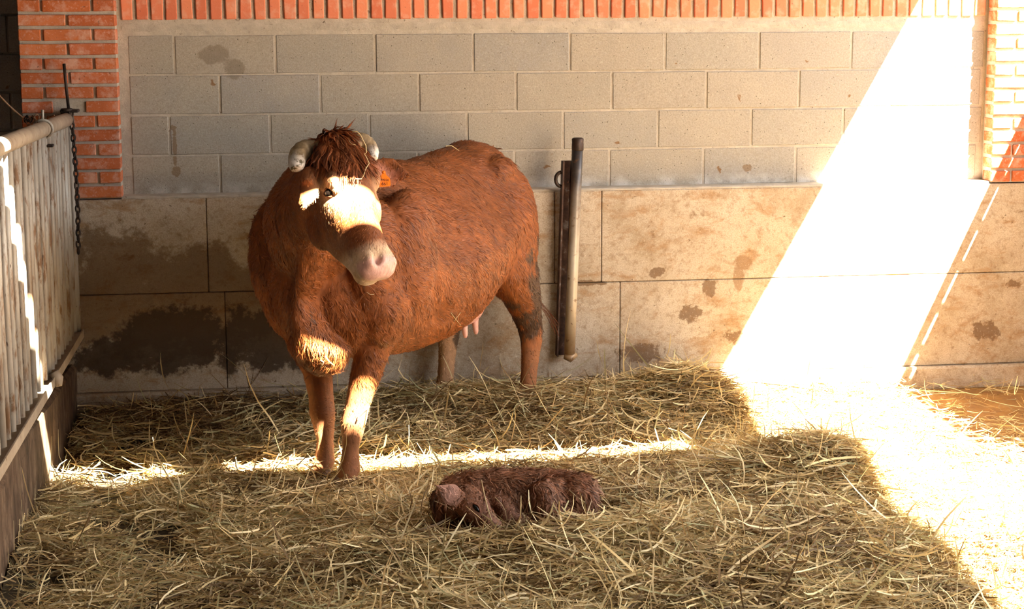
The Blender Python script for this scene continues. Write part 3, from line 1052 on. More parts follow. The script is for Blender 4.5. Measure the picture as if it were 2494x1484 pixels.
def grow_locks(name, V, T, N, n, per, colf, Lf, flowf, lift, spread, curl, wid, seed, parent, maskf=None, grav=.25, segs=5, mat='hair'):
    r = np.random.default_rng(seed)
    ar = np.linalg.norm(np.cross(V[T[:, 1]]-V[T[:, 0]], V[T[:, 2]]-V[T[:, 0]]), axis=1)
    if maskf is not None: ar = ar*maskf(V[T].mean(1))
    ti = r.choice(len(T), n, p=ar/ar.sum())
    P = V[T[ti]].mean(1); Nn = N[T[ti]].mean(1); Nn /= np.linalg.norm(Nn, axis=1, keepdims=True)
    fl = flowf(P, Nn)+r.normal(0, .35, (n, 3))
    fl -= Nn*(fl*Nn).sum(1, keepdims=True); fl /= np.linalg.norm(fl, axis=1, keepdims=True)+1e-9
    d = fl*(1-lift)+Nn*lift
    sd = np.cross(fl, Nn)
    L = Lf(P)*r.uniform(.65, 1.3, n)
    ph = r.uniform(0, 6.28, n); fr = r.uniform(3.5, 7.5, n)
    path = np.zeros((n, segs+1, 3)); pos = P-Nn*.002
    for i in range(segs+1):
        t = i/segs
        off = (sd*np.sin(ph+fr*t)[:, None]+Nn*(.6*np.cos(ph+fr*t))[:, None])*curl*t**.7
        path[:, i] = pos+off
        d = d+(fl*.35+np.array([0, 0, -1.])*grav-Nn*lift*.25)/segs
        d /= np.linalg.norm(d, axis=1, keepdims=True)
        pos = pos+d*(L/segs)[:, None]
    m = segs+1
    base = np.repeat(path, per, axis=0)
    k = n*per
    ra, rr = r.uniform(0, 6.28, k), np.sqrt(r.uniform(0, 1, k))*spread
    s2, n2 = np.repeat(sd, per, axis=0), np.repeat(Nn, per, axis=0)
    con = np.linspace(1, .12, m)
    o2 = (s2*(np.cos(ra)*rr)[:, None]+np.repeat(fl, per, axis=0)*(np.sin(ra)*rr)[:, None])
    ln = r.uniform(.75, 1.1, k)
    base = base[:, :1]+(base-base[:, :1])*ln[:, None, None]+o2[:, None, :]*con[None, :, None]
    tan = np.gradient(base, axis=1)
    nd = n2[:, None, :]+r.normal(0, .5, (k, 1, 3))
    sv = np.cross(tan, nd); sv /= np.linalg.norm(sv, axis=2, keepdims=True)+1e-9
    tp = np.interp(np.linspace(0, 1, m), [0, .6, 1], [1, .85, .15])*wid*.5
    VV = np.stack([base-sv*tp[None, :, None], base+sv*tp[None, :, None]], 2).reshape(-1, 3)
    bb = (np.arange(k)*m*2)[:, None]
    Q = np.stack([np.concatenate([bb+2*i, bb+2*i+1, bb+2*i+3, bb+2*i+2], 1) for i in range(segs)], 1).reshape(-1, 4)
    col = np.repeat(colf(P, r), per, axis=0)*r.uniform(.75, 1.25, k)[:, None]
    me = np_mesh(name, VV-np.array(parent.location), Q, mat, np.repeat(col, m*2, axis=0))
    o = bpy.data.objects.new(name, me); link(o, parent); o['kind'] = 'stuff'
    return o

# ---- the standing cow: a runs from tail to head, b to her left, z up
CO = np.array([1.095, -.90, 0.])
CF = np.array([-.575, -.818, 0.]); CF /= np.linalg.norm(CF)
CL = np.array([-CF[1], CF[0], 0.])
ZV = np.array([0, 0, 1.])
def W(a, b, z): return CO+CF*a+CL*b+ZV*z

S = Solid()
# trunk: a, top, bottom, half width, egg
trunk = [(-.83, 1.14, .95, .07, .1), (-.805, 1.22, .84, .14, .1), (-.75, 1.30, .76, .21, .15), (-.66, 1.365, .70, .265, .25), (-.54, 1.385, .65, .30, .34),
         (-.40, 1.37, .58, .335, .42), (-.22, 1.345, .515, .375, .45), (0, 1.335, .475, .395, .46), (.2, 1.335, .465, .385, .46),
         (.38, 1.345, .48, .38, .46), (.54, 1.335, .50, .375, .42), (.68, 1.28, .52, .345, .38), (.80, 1.20, .56, .28, .30), (.90, 1.08, .64, .16, .2), (.95, .98, .74, .08, .1)]
S.loft([(W(a, 0, (t+b)/2), CL*w, ZV*(t-b)/2, 2.25, e) for a, t, b, w, e in trunk], 36)
# hip bones, pin bones, tail head
for s in (-1, 1):
    S.ball(W(-.56, s*.15, 1.23), CF*.14, CL*.10, ZV*.085)
    S.ball(W(-.755, s*.10, 1.13), CF*.08, CL*.07, ZV*.09)
    # shoulder blade and rib swell
    S.ball(W(.52, s*.27, .96), CF*.20, CL*.13, ZV*.30)
    S.ball(W(.66, s*.235, .80), CF*.16, CL*.12, ZV*.22)
    S.ball(W(.70, s*.225 if s > 0 else -.25, .95), CF*.17, CL*(.115 if s > 0 else .125), ZV*.27)
    # thigh
    S.ball(W(-.62 if s > 0 else -.54, s*.185, .93), CF*.23, CL*.135, ZV*.33)
# head frame
hf = nrmz([.575, -.82, 0])
HD = nrmz(hf*.45-ZV*.893)           # poll to muzzle
HU = np.array([-hf[1], hf[0], 0.])  # her left
HN = np.cross(HU, HD); HN = HN if HN@hf > 0 else -HN    # out of the forehead
POLL = at(822, 356, 1, -2.22)
def Hd(t, u, n): return POLL+HD*t+HU*u+HN*n
# neck
hb = Hd(.10, -.01, -.09)
nk = [(W(.42, 0, 1.02), .27, .30), (W(.62, -.01, 1.06), .245, .27), (W(.82, .02, 1.11), .22, .26), (W(.98, .08, 1.17), .19, .23), (W(1.10, .17, 1.23), .155, .19), (hb, .115, .145)]
st = []
for i, (c, rl, rv) in enumerate(nk):
    t = nrmz(nk[min(i+1, len(nk)-1)][0]-nk[max(i-1, 0)][0])
    lat = nrmz(np.cross(ZV, t)); up = np.cross(t, lat)
    st.append((c, lat*rl, up*rv, 2.1, .25))
S.loft(st, 28)
# throat to brisket: a hanging fold with a heavy brisket
dl = [(W(1.10, .20, 1.08), .10, .07), (W(1.04, .13, .96), .10, .05), (W(.96, .06, .84), .10, .035), (W(.94, .05, .76), .13, .05), (W(.90, .05, .68), .15, .08), (W(.87, .055, .61), .15, .115), (W(.85, .055, .55), .12, .10), (W(.84, .055, .505), .06, .055)]
S.loft([(c, CF*a, CL*b) for c, a, b in dl], 18)
# head: t, half width, front, back
hd = [(-.035, .05, .005, .05, 2.0), (-.015, .080, .034, .08, 2.1), (.03, .100, .056, .11, 2.2), (.09, .110, .068, .135, 2.3), (.15, .116, .075, .165, 2.3), (.21, .112, .074, .205, 2.2),
      (.27, .100, .068, .235, 2.1), (.33, .088, .062, .230, 2.1), (.39, .080, .060, .190, 2.2), (.435, .079, .062, .145, 2.3), (.475, .084, .064, .110, 2.4),
      (.51, .084, .058, .088, 2.4), (.535, .073, .043, .066, 2.3), (.55, .046, .022, .036, 2.0)]
S.loft([(Hd(t, 0, (f-b)/2), HU*w, HN*(f+b)/2, e) for t, w, f, b, e in hd], 28)
for s in (-1, 1):
    S.ball(Hd(.155, s*.094, .030), HD*.05, HU*.032, HN*.034)        # brow
    S.ball(Hd(.25, s*.080, -.04), HD*.09, HU*.035, HN*.075)          # cheek
    S.ball(Hd(.265, s*.058, -.19), HD*.085, HU*.038, HN*.065)       # jaw angle
    S.ball(Hd(.485, s*.050, .028), HD*.040, HU*.030, HN*.036)         # nostril wing
S.ball(Hd(.505, 0, -.072), HD*.045, HU*.060, HN*.035)                 # chin
S.ball(Hd(.495, 0, .030), HD*.036, HU*.05, HN*.034)                 # nose pad
S.ball(Hd(-.02, 0, -.02), HD*.045, HU*.075, HN*.05)                 # poll
# ears: leaf shaped cups
def ear(root, along, up, face, L, wd, solid, th=.010, cup=.022, n=8):
    along, up, face = nrmz(along), nrmz(up), nrmz(face)
    st = []
    for i in range(n+1):
        t = i/n
        w = wd*(.42+1.35*t*(1-t)*1.0+.28*(1-t))*(1 if t < .5 else max(.06, (1-t)/.5)**.62)
        c = root+along*L*t-up*.02*math.sin(t*math.pi*.9)*0
        st.append((c-face*cup*math.sin(math.pi*min(t*1.1, 1)), up*w, face*th*(1.2-.4*t), 2.0))
    solid.loft(st, 14)
EARR = Hd(.085, -.112, -.045); EARL = Hd(.085, .112, -.045)
# her right ear droops beside the eye, the left one stands out sideways
ear_r_dir = nrmz(_R*-.10-_U*.85-_F*.45); ear_r_up = nrmz(_R*.9-_U*.1-_F*.35); ear_r_face = nrmz(np.cross(ear_r_dir, ear_r_up))
if ear_r_face@_F > 0: ear_r_face = -ear_r_face
EARR = at(752, 430, 1, EARR[1]-.02)
S.tube([Hd(.085, -.09, -.045), EARR+np.array([0, 0, .01]), EARR+ear_r_dir*.03], [.03, .032, .028])
ear(EARR, ear_r_dir, ear_r_up, ear_r_face, .15, .050, S)
ear_l_dir = nrmz(_R*.97+_U*.02+_F*.15); ear_l_up = nrmz(_U*.95+_R*.05); ear_l_face = nrmz(-_F*.9-_U*.3)
EARL = at(900, 424, 1, EARL[1])
S.tube([Hd(.085, .08, -.045), EARL, EARL+ear_l_dir*.03], [.03, .032, .028])
ear(EARL, ear_l_dir, ear_l_up, ear_l_face, .160, .072, S)
# front legs
def leg(pts, n=18):
    drop = float(floor_z(W(pts[-1][0], pts[-1][1], 0)[1]))+.004
    pts = [(a, b_, z+drop*min(1, max(0, (.70-z)/.45)), ra, rb_) for a, b_, z, ra, rb_ in pts]
    S.loft([(W(a, b, z), CF*ra, CL*rb) for a, b, z, ra, rb in pts], n)
for s, hx, hy in ((1, .747, .095), (-1, .67, -.085)):
    fx = hx-.745
    leg([(.56, s*.22, .90, .13, .09), (.60, s*.215, .78, .135, .095), (.62, s*(.20), .66, .12, .085), (.645, s*.17, .56, .095, .072), (.675+fx, hy+s*.055, .46, .075, .062), (.69+fx, hy+s*.03, .37, .060, .054),
         (.705+fx, hy+s*.015, .305, .060, .056), (.705+fx, hy+s*.008, .25, .050, .046), (.71+fx, hy, .19, .039, .036), (.715+fx, hy, .13, .043, .042), (.725+fx, hy, .095, .052, .050), (.745+fx, hy, .065, .046, .046), (.755+fx, hy, .03, .05, .052), (.76+fx, hy, .01, .045, .05)])
# hind legs
for s, fa, fb in ((1, -.70, .235), (-1, -.60, -.185)):
    da = fa+.70
    leg([(-.58 if s > 0 else -.52, s*.19, .98, .21, .10), (-.60+da*.6, s*.20, .84, .20, .115), (-.615+da*.4, s*.215, .73, .18, .105), (-.66+da*.7, fb-s*.005, .62, .135, .085), (-.725+da, fb, .52, .098, .068), (-.765+da, fb, .44, .080, .057),
         (-.78+da, fb, .38, .070, .052), (-.77+da, fb, .32, .056, .045), (-.755+da, fb, .24, .045, .041), (-.74+da, fb, .165, .044, .042), (-.725+da, fb, .11, .052, .05), (-.705+da, fb, .07, .047, .047), (-.69+da, fb, .03, .05, .05), (-.685+da, fb, .01, .045, .048)])
# tail hanging behind the rump
S.tube([W(-.78, 0, 1.30), W(-.86, .0, 1.28), W(-.89, .02, 1.18), W(-.88, .05, 1.0), W(-.87, .10, .8), W(-.86, .17, .66)], [.05, .042, .034, .026, .02, .016], 12)
CV, CT = S.fuse(.0085, 5)
CN = vnormals(CV, CT)
# lumps of muscle and hide
loc = np.stack([(CV-CO)@CF, (CV-CO)@CL, CV[:, 2]], 1)
hl = np.stack([(CV-POLL)@HD, (CV-POLL)@HU, (CV-POLL)@HN], 1)
headw = np.clip(1-(np.linalg.norm((CV-Hd(.25, 0, -.02)), axis=1)-.28)/.1, 0, 1)
lump = (vnoise(loc*np.array([7, 7, 5]), 31)-.5)*.022+(vnoise(loc*np.array([16, 16, 12]), 32)-.5)*.008
trunkw = np.clip((loc[:, 2]-.45)/.2, 0, 1)*(1-headw)
CV = CV+CN*(lump*trunkw)[:, None]
# hollow flank before the hip, crease behind the elbow
def dent(c, r, d):
    global CV
    k = np.exp(-.5*(np.linalg.norm((CV-c), axis=1)/r)**2)
    CV = CV-CN*(k*d)[:, None]
dent(W(-.36, .30, 1.16), .10, .035)
dent(W(-.36, -.30, 1.16), .10, .035)
dent(W(.34, .33, .66), .06, .03)
dent(W(.28, .36, 1.0), .08, .015)
from mathutils.bvhtree import BVHTree
def bvh_of(V, T): return BVHTree.FromPolygons([tuple(v) for v in V], [tuple(map(int, t)) for t in T])
def cast(bvh, px, py):
    d = Vector(_F + _R*(px-IMG_W/2)/FPX - _U*(py-IMG_H/2)/FPX).normalized()
    h = bvh.ray_cast(Vector(CAM), d)
    return (np.array(h[0]), np.array(h[1]), np.array(d)) if h[0] is not None else (None, None, np.array(d))
nz = cast(bvh_of(CV, CT), 920, 626)[0]
nh = np.array([(nz-POLL)@HD, (nz-POLL)@HU, (nz-POLL)@HN])
# face: nostrils, mouth, eye sockets
for s in (-1, 1):
    c = Hd(nh[0], nh[1], nh[2]) if s < 0 else Hd(nh[0], .075, nh[2]-.02)
    dv = CV-c
    k = np.exp(-.5*((dv@nrmz(HD+HU*s*.5)/.017)**2+(dv@nrmz(HU-HD*s*.5)/.011)**2+(dv@HN/.04)**2))
    CV = CV-(HN*.65-HD*.35+HU*s*.15)*(k*.042)[:, None]
    dent(Hd(.175, s*.112, .03), .016, .010)
mz = np.abs(hl[:, 0]-(.512+.10*hl[:, 2]))
mk = np.exp(-.5*((hl[:, 2]+.032)/.006)**2)*((hl[:, 0] > .43)*(np.abs(hl[:, 1]) < .1))*headw
CV = CV-CN*(mk*.008)[:, None]
CN = vnormals(CV, CT)

CB = bvh_of(CV, CT)

# colour of the hide, a property of place on her body
EYE_R = cast(CB, 803, 468)[0]
if EYE_R is None: EYE_R = Hd(.18, -.115, .04)
eh = np.array([(EYE_R-POLL)@HD, (EYE_R-POLL)@HU, (EYE_R-POLL)@HN])
EYE_L = Hd(eh[0], -eh[1], eh[2])
def cow_colour(P, r=None):
    n = len(P)
    l = np.stack([(P-CO)@CF, (P-CO)@CL, P[:, 2]], 1)
    h = np.stack([(P-POLL)@HD, (P-POLL)@HU, (P-POLL)@HN], 1)
    hw = np.clip(1-(np.linalg.norm(P-Hd(.25, 0, -.03), axis=1)-.30)/.06, 0, 1)
    v1 = vnoise(l*5, 41)[:, None]; v2 = vnoise(l*26, 42)[:, None]
    v3 = vnoise(np.stack([(l[:, 0]+l[:, 2])*11, l[:, 1]*45, (l[:, 0]-l[:, 2])*55], 1), 45)[:, None]
    c = (np.array([.245, .069, .016])*(1-.4*v1)+np.array([.045, .013, .0])*v2)*(.70+.6*v3)
    def mixc(c, k, col): return c*(1-k[:, None])+np.array(col)*k[:, None]
    # paler lower legs and inner legs
    k = np.clip((.46-l[:, 2])/.15, 0, 1)*.55
    c = mixc(c, k, (.30, .135, .06))
    inner = np.clip((-.04-l[:, 1])/.06, 0, 1)*np.clip((.55-l[:, 2])/.1, 0, 1)*(l[:, 0] < -.3)
    c = mixc(c, inner*.8, (.42, .24, .12))
    # dung on the hind quarter
    dn = vnoise(l*np.array([30, 30, 22]), 43)+.5*(vnoise(l*9, 44)-.5)
    zone = np.clip(1.25-np.abs(l[:, 0]+.76)/.24, 0, 1)*np.clip((l[:, 2]-.30)/.12, 0, 1)*np.clip((1.02-l[:, 2])/.2, 0, 1)
    k = np.clip((dn+zone*.85-.98)/.14, 0, 1)*(zone > 0)
    c = mixc(c, k*.9, (.045, .026, .014))
    zone = np.clip(1-np.abs(l[:, 2]-.53)/.10, 0, 1)*(np.abs(l[:, 0]) < .5)*(l[:, 1] > 0)
    k = np.clip((dn+zone*.5-1.0)/.16, 0, 1)
    c = mixc(c, k*.8, (.05, .028, .015))
    # face: pale ring round the eye and pale muzzle band, pink nose
    for E_ in (EYE_R, EYE_L):
        dv = P-E_
        k = np.exp(-.5*((dv@HD/.042)**2+(dv@HU/.05)**2+(dv@HN/.040)**2))*hw
        c = mixc(c, np.clip(k*1.3, 0, .9), (.55, .33, .17))
    k = np.clip((h[:, 0]-.27)/.1, 0, 1)*np.clip((.0-h[:, 2])/.06, 0, 1)*hw
    c = mixc(c, k*.35, (.42, .24, .13))
    k = np.clip((h[:, 0]-.405)/.045, 0, 1)*hw
    c = mixc(c, k*.95, (.64, .45, .29))
    k = np.clip((h[:, 0]-.468)/.02, 0, 1)*np.clip((h[:, 2]+.02)/.02, 0, 1)*hw
    c = mixc(c, k, (.66, .38, .31))
    # inside of the ears
    de = P-(EARL+ear_l_dir*.06)
    k = np.exp(-.5*(np.linalg.norm(de, axis=1)/.035)**2)*(de@ear_l_face > -.02)
    c = mixc(c, k*.75, (.50, .22, .16))
    if r is not None:
        c = c*r.uniform(.62, 1.30, n)[:, None]
    return np.clip(c, .004, 1)
wet = np.clip((hl[:, 0]-.468)/.02, 0, 1)*np.clip((hl[:, 2]+.03)/.02, 0, 1)*headw
cow = skin_object('cow', CV, CT, 'skin', cow_colour(CV), tuple(CO), wet)
tag(cow, 'red-brown horned cow standing on the hay, head turned aside', 'cow')

def headlocal(P): return np.stack([(P-POLL)@HD, (P-POLL)@HU, (P-POLL)@HN], 1)
def cow_flow(P, N):
    h = headlocal(P)
    hw = np.clip(1-(np.linalg.norm(P-Hd(.25, 0, -.03), axis=1)-.30)/.06, 0, 1)[:, None]
    f = -CF[None]*.75-ZV[None]*.75+np.zeros_like(P)
    fh = HD[None]*1.0+HU[None]*np.sign(h[:, 1:2])*.25-HN[None]*.35
    return f*(1-hw)+fh*hw
def cow_len(P):
    h = headlocal(P)
    hw = np.clip(1-(np.linalg.norm(P-Hd(.25, 0, -.03), axis=1)-.30)/.06, 0, 1)
    L = .030*(1-hw)+.015*hw
    L *= np.where(P[:, 2] < .42, .6, 1.)
    return L*(.7+.7*vnoise(P*8, 61))
def cow_mask(P):
    h = headlocal(P)
    m = np.ones(len(P))
    m *= 1-.97*np.clip((h[:, 0]-.45)/.03, 0, 1)*(np.abs(h[:, 1]) < .12)*(np.abs(h[:, 2]) < .2)
    for E_ in (EYE_R, EYE_L):
        m *= np.linalg.norm(P-E_, axis=1) > .019
    m *= P[:, 2] > .0
    near = np.clip(1.35-(((P-Hd(.25, 0, 0))**2).sum(1))**.5, .35, 1)
    return m*(.7+1.2*(near > .95))
grow_hair('coat', CV, CT, CN, 100000, cow_colour, cow_len, cow_flow, lambda P: np.full(len(P), .20), .0032, 71, cow, cow_mask)
# long curly forelock over the poll
def fl_mask(P):
    h = headlocal(P)
    return np.clip(1-((h[:, 0]-.01)/.105)**2-(h[:, 1]/.12)**2, 0, 1)*(h[:, 2] > -.11)
def fl_flow(P, N):
    h = headlocal(P)
    return HD[None]*1.0+HU[None]*np.sign(h[:, 1:2])*.3+HN[None]*.5+np.zeros_like(P)
grow_locks('forelock', CV, CT, CN, 620, 16, lambda P, r: np.array([.225, .064, .018])*r.uniform(.5, 1.4, len(P))[:, None], lambda P: .055+.06*vnoise(P*12, 8), fl_flow, .26, .009, .010, .0026, 72, cow, fl_mask, .45, 7)
def body_lock_mask(P):
    h = headlocal(P)
    return (np.linalg.norm(P-Hd(.25, 0, -.03), axis=1) > .34)*(P[:, 2] > .42)*1.0
grow_locks('coat_tufts', CV, CT, CN, 7000, 5, cow_colour, lambda P: .028+.03*vnoise(P*9, 9), cow_flow, .13, .007, .004, .0026, 75, cow, body_lock_mask, .1, 3)
# brisket fringe
def br_mask(P): return np.exp(-.5*(np.linalg.norm((P-W(.89, .055, .57))*np.array([1, 1, .8]), axis=1)/.06)**2)
grow_hair('brisket_fringe', CV, CT, CN, 5000, cow_colour, lambda P: np.full(len(P), .05), lambda P, N: -ZV[None]+np.zeros_like(P), lambda P: np.full(len(P), .3), .003, 73, cow, br_mask, .4, clump=30.)

def child_mesh(name, solid, mat, parent, col=None, smooth=True):
    V = np.array(solid.V)-np.array(parent.location)
    me = bpy.data.meshes.new(name)
    me.from_pydata([tuple(v) for v in V], [], solid.F); me.update()
    bm = bmesh.new(); bm.from_mesh(me); bmesh.ops.recalc_face_normals(bm, faces=bm.faces); bm.to_mesh(me); bm.free()
    if smooth: me.polygons.foreach_set('use_smooth', np.ones(len(me.polygons), bool))
    if col is not None:
        a = me.attributes.new('Col', 'FLOAT_COLOR', 'POINT')
        c4 = np.ones((len(V), 4), np.float32); c4[:, :3] = col[:, None]
        a.data.foreach_set('color', c4.ravel())
    me.materials.append(M[mat])
    o = bpy.data.objects.new(name, me)
    return link(o, parent)

# horns
def horn(pts, rad):
    s = Solid()
    P_ = np.array(pts)
    # smooth the path
    tt = np.linspace(0, len(P_)-1, 22); k = np.arange(len(P_))
    path = np.stack([np.interp(tt, k, P_[:, i]) for i in range(3)], 1)
    for _ in range(3):
        path[1:-1] = (path[:-2]+2*path[1:-1]+path[2:])/4
    rr = np.interp(tt, k, rad)*(1+.03*np.sin(tt*14))
    V, F = tube_arrays(path, rr, 18)
    s.V, s.F = V, F
    col = np.repeat(np.clip((tt/(len(P_)-1)-.62)/.25, 0, 1), 18)
    return child_mesh('horn', s, 'horn', cow, col)
yh = POLL[1]
horn([Hd(.0, -.06, -.02), at(772, 366, 1, yh+.02), at(742, 362, 1, yh-.01), at(725, 378, 1, yh-.05), at(722, 402, 1, yh-.09), at(724, 412, 1, yh-.10)],
     [.038, .038, .038, .037, .032, .024])
horn([Hd(.0, .05, -.03), at(876, 340, 1, yh+.07), at(896, 352, 1, yh+.07), at(907, 370, 1, yh+.05), at(909, 387, 1, yh+.03)], [.034, .034, .032, .027, .018])
# eyes with lids and lashes
for E_, sgn in ((EYE_R, -1), (EYE_L, 1)):
    out = nrmz(HU*sgn*.80+HN*.55)
    s = Solid(); s.ball(E_-out*.009, HD*.0185, np.cross(out, HD)*.026, out*.019)
    eye = child_mesh('eye', s, 'eye', cow)
    fwd = nrmz(np.cross(out, HD)); fwd = fwd if fwd@HN > 0 else -fwd
    for nm, up_ in (('upper_eyelid', -1), ('lower_eyelid', 1)):
        pth = []
        for t in np.linspace(-1, 1, 11):
            pth.append(E_+fwd*.029*t+HD*up_*.0175*(1-t*t)+HD*.004*t-out*(.003+.010*t*t))
        tube_obj(nm, pth, [.0025+.0035*(1-x*x) for x in np.linspace(-1, 1, 11)], 'lid', cow, 8)
    V, F = [], []
    for t in np.linspace(-.75, .75, 14):
        b_ = E_+fwd*.028*t-HD*.0165*(1-t*t)+out*.003
        tip = b_+out*.016-HD*.001+fwd*.006*t+rng.normal(0, .002, 3)
        k = len(V); V += [b_-fwd*.0007, b_+fwd*.0007, tip]; F.append((k, k+1, k+2))
    mesh_obj('eyelashes', [v-CO for v in V], F, 'lash', cow)
# hoof claws
for s, a, b in ((1, .775, .095), (-1, .698, -.085), (1, -.665, .235), (-1, -.565, -.185)):
    dz = float(floor_z(W(a, b, 0)[1]))+.004
    for c in (-1, 1):
        so_ = Solid()
        so_.loft([(W(a-.02, b+c*.026, .075+dz), CF*.035, CL*.023), (W(a, b+c*.027, .05+dz), CF*.048, CL*.027), (W(a+.012, b+c*.028, .022+dz), CF*.056, CL*.029), (W(a+.016, b+c*.028, .004+dz), CF*.058, CL*.030)], 14)
        child_mesh('hoof_claw', so_, 'hoof', cow)
# udder with teats
so_ = Solid()
so_.ball(W(-.43, .02, .60), CF*.14, CL*.12, ZV*.115)
ud = child_mesh('udder', so_, 'udder', cow)
for a, b in ((-.38, .07), (-.49, .07), (-.38, -.05), (-.49, -.05)):
    so_ = Solid()
    so_.loft([(W(a, b, .53), CF*.02, CL*.02), (W(a, b, .50), CF*.016, CL*.016), (W(a, b+.004, .455), CF*.0125, CL*.0125), (W(a, b+.004, .44), CF*.007, CL*.007)], 12)
    tt_ = child_mesh('teat', so_, 'udder', cow); tt_.parent = ud
# tail tassel strands
V, F = [], []
r_ = np.random.default_rng(5)
for k in range(16):
    p0 = W(-.86, .17, .68)+r_.normal(0, .008, 3)
    dx = r_.choice([r_.uniform(-.03, .02), r_.uniform(.09, .13)])
    pth = [p0, p0+np.array([.01+dx*.3, 0, -.10]), p0+np.array([dx, .0, -.18]), p0+np.array([dx*1.3+.01, 0, -.26+r_.uniform(-.04, .04)])]
    sd = np.array([.0016, -.0006, 0])
    for i, q in enumerate(pth):
        V += [q-sd, q+sd]
    b_ = len(V)-8
    for i in range(3): F.append((b_+2*i, b_+2*i+1, b_+2*i+3, b_+2*i+2))
tl = mesh_obj('tail_tassel', [v-CO for v in V], F, 'iron', cow)
tl['kind'] = 'stuff'
tl.data.materials.clear(); tl.data.materials.append(M['lid'])
# ear tag with its numbers
tc = at(936, 437, 1, EARL[1]-.05)
tx, tz_ = nrmz(_R*.98+_F*.15), nrmz(_U*.99-_R*.10)
tn = nrmz(np.cross(tx, tz_)); tn = tn if tn@_F < 0 else -tn
outl = [(-.020, .010), (-.012, .014), (-.007, .020), (-.007, .030), (-.003, .034), (.004, .034), (.008, .030), (.008, .020), (.014, .012), (.021, .006), (.0225, 0), (.0225, -.022), (.019, -.026), (-.020, -.030), (-.024, -.026), (-.024, .006)]
V = [tc+tx*a+tz_*b+tn*.001 for a, b in outl]+[tc+tx*a+tz_*b-tn*.001 for a, b in outl]
n_ = len(outl)
F = [tuple(range(n_)), tuple(range(2*n_-1, n_-1, -1))]+[(k, k+n_, (k+1) % n_+n_, (k+1) % n_) for k in range(n_)]
et = mesh_obj('ear_tag', [v-CO for v in V], F, 'tag', cow)
et['label'] = 'orange plastic ear tag with black numbers'
tube_obj('tag_stud', [tc+tz_*.027+tn*.001, tc+tz_*.027+tn*.004], .0055, 'tag', cow, 12).parent = et
def tag_text(txt, size, dx, dz):
    cu = bpy.data.curves.new('tag_number', 'FONT'); cu.body = txt; cu.size = size; cu.align_x = 'CENTER'; cu.align_y = 'CENTER'; cu.extrude = .0002
    o = bpy.data.objects.new('tmp', cu); C.objects.link(o)
    dg = bpy.context.evaluated_depsgraph_get(); dg.update()
    me = bpy.data.meshes.new_from_object(o.evaluated_get(dg))
    bpy.data.objects.remove(o, do_unlink=True)
    me.name = 'tag_number'
    me.materials.clear(); me.materials.append(M['ink'])
    t = bpy.data.objects.new('tag_number', me)
    pos = tc+tx*dx+tz_*dz+tn*.0014-CO
    ty = np.cross(tn, tx)
    t.matrix_local = Matrix(((tx[0], ty[0], tn[0], pos[0]), (tx[1], ty[1], tn[1], pos[1]), (tx[2], ty[2], tn[2], pos[2]), (0, 0, 0, 1)))
    return link(t, et)
tag_text('99026', .0135, .001, -.003)
tag_text('661', .0175, .000, -.018)

# ---- the newborn calf curled up in the hay
K = Solid()
KO = np.array([1.33, -2.48, 0.])
def kp(px, py, y): return at(px, py, 1, y)
bodyst = [((1.06, -2.42, .10), .02, .05, .06), ((1.09, -2.42, .115), .02, .10, .095), ((1.17, -2.42, .12), .02, .125, .115), ((1.30, -2.43, .12), .02, .14, .118), ((1.43, -2.44, .12), .02, .14, .118), ((1.54, -2.45, .115), .02, .13, .112), ((1.62, -2.46, .10), .02, .095, .085), ((1.665, -2.47, .085), .02, .045, .05)]
YV = np.array([0, 1., 0])
K.loft([(c, YV*ry, ZV*rz_) for c, _, ry, rz_ in bodyst], 24)
# curled neck
K.tube([(1.22, -2.43, .12), (1.11, -2.45, .135), (1.085, -2.50, .14), (1.11, -2.55, .135), (1.135, -2.575, .13)], [.11, .082, .066, .058, .055], 18)
# head laid down, nose to the right
KP = kp(1130, 1205, -2.585); KM = kp(1212, 1300, -2.70)
kd = nrmz(KM-KP); ku = nrmz(np.cross(kd, nrmz(ZV*.6-_F*.8))); knn = np.cross(ku, kd)
if knn@_F > 0: knn = -knn
ku = np.cross(knn, kd)
def Kh(t, u, n): return KP+kd*t+ku*u+knn*n
khd = [(-.03, .03, .02, .03), (-.005, .055, .036, .05), (.03, .064, .042, .06), (.07, .062, .042, .062), (.11, .052, .036, .055), (.15, .043, .032, .045), (.19, .040, .030, .038), (.215, .036, .022, .03), (.225, .02, .01, .015)]
K.loft([(Kh(t, 0, (f-b)/2), ku*w, knn*(f+b)/2, 2.2) for t, w, f, b in khd], 22)
# near ear (cup open to the viewer) and far ear
e0 = kp(1122, 1222, -2.655)
ked = nrmz(kp(1058, 1180, -2.68)-e0); keu = nrmz(np.cross(ked, _F)); kef = -_F-ZV*.1
ear(e0, ked, keu, kef, .125, .048, K, .009, .010, 16)
e1 = kp(1198, 1212, -2.60)
ear(e1, nrmz(_R*.5-_U*.55+_F*.2), nrmz(_R*.8+_U*.4), -_F, .05, .026, K, .006, .008)
# thigh and folded hind leg
K.ball(kp(1345, 1214, -2.53), np.array([.085, 0, -.02]), YV*.075, ZV*.085+np.array([.015, 0, 0]))
K.ball(kp(1392, 1204, -2.515), np.array([.10, 0, 0]), YV*.09, ZV*.075)
K.tube([kp(1310, 1175, -2.56), kp(1330, 1230, -2.59), kp(1360, 1258, -2.60), kp(1400, 1258, -2.61), kp(1430, 1240, -2.61)], [.045, .055, .045, .035, .026], 14)
K.ball(kp(1415, 1222, -2.57), np.array([.06, 0, .0]), YV*.05, ZV*.06)
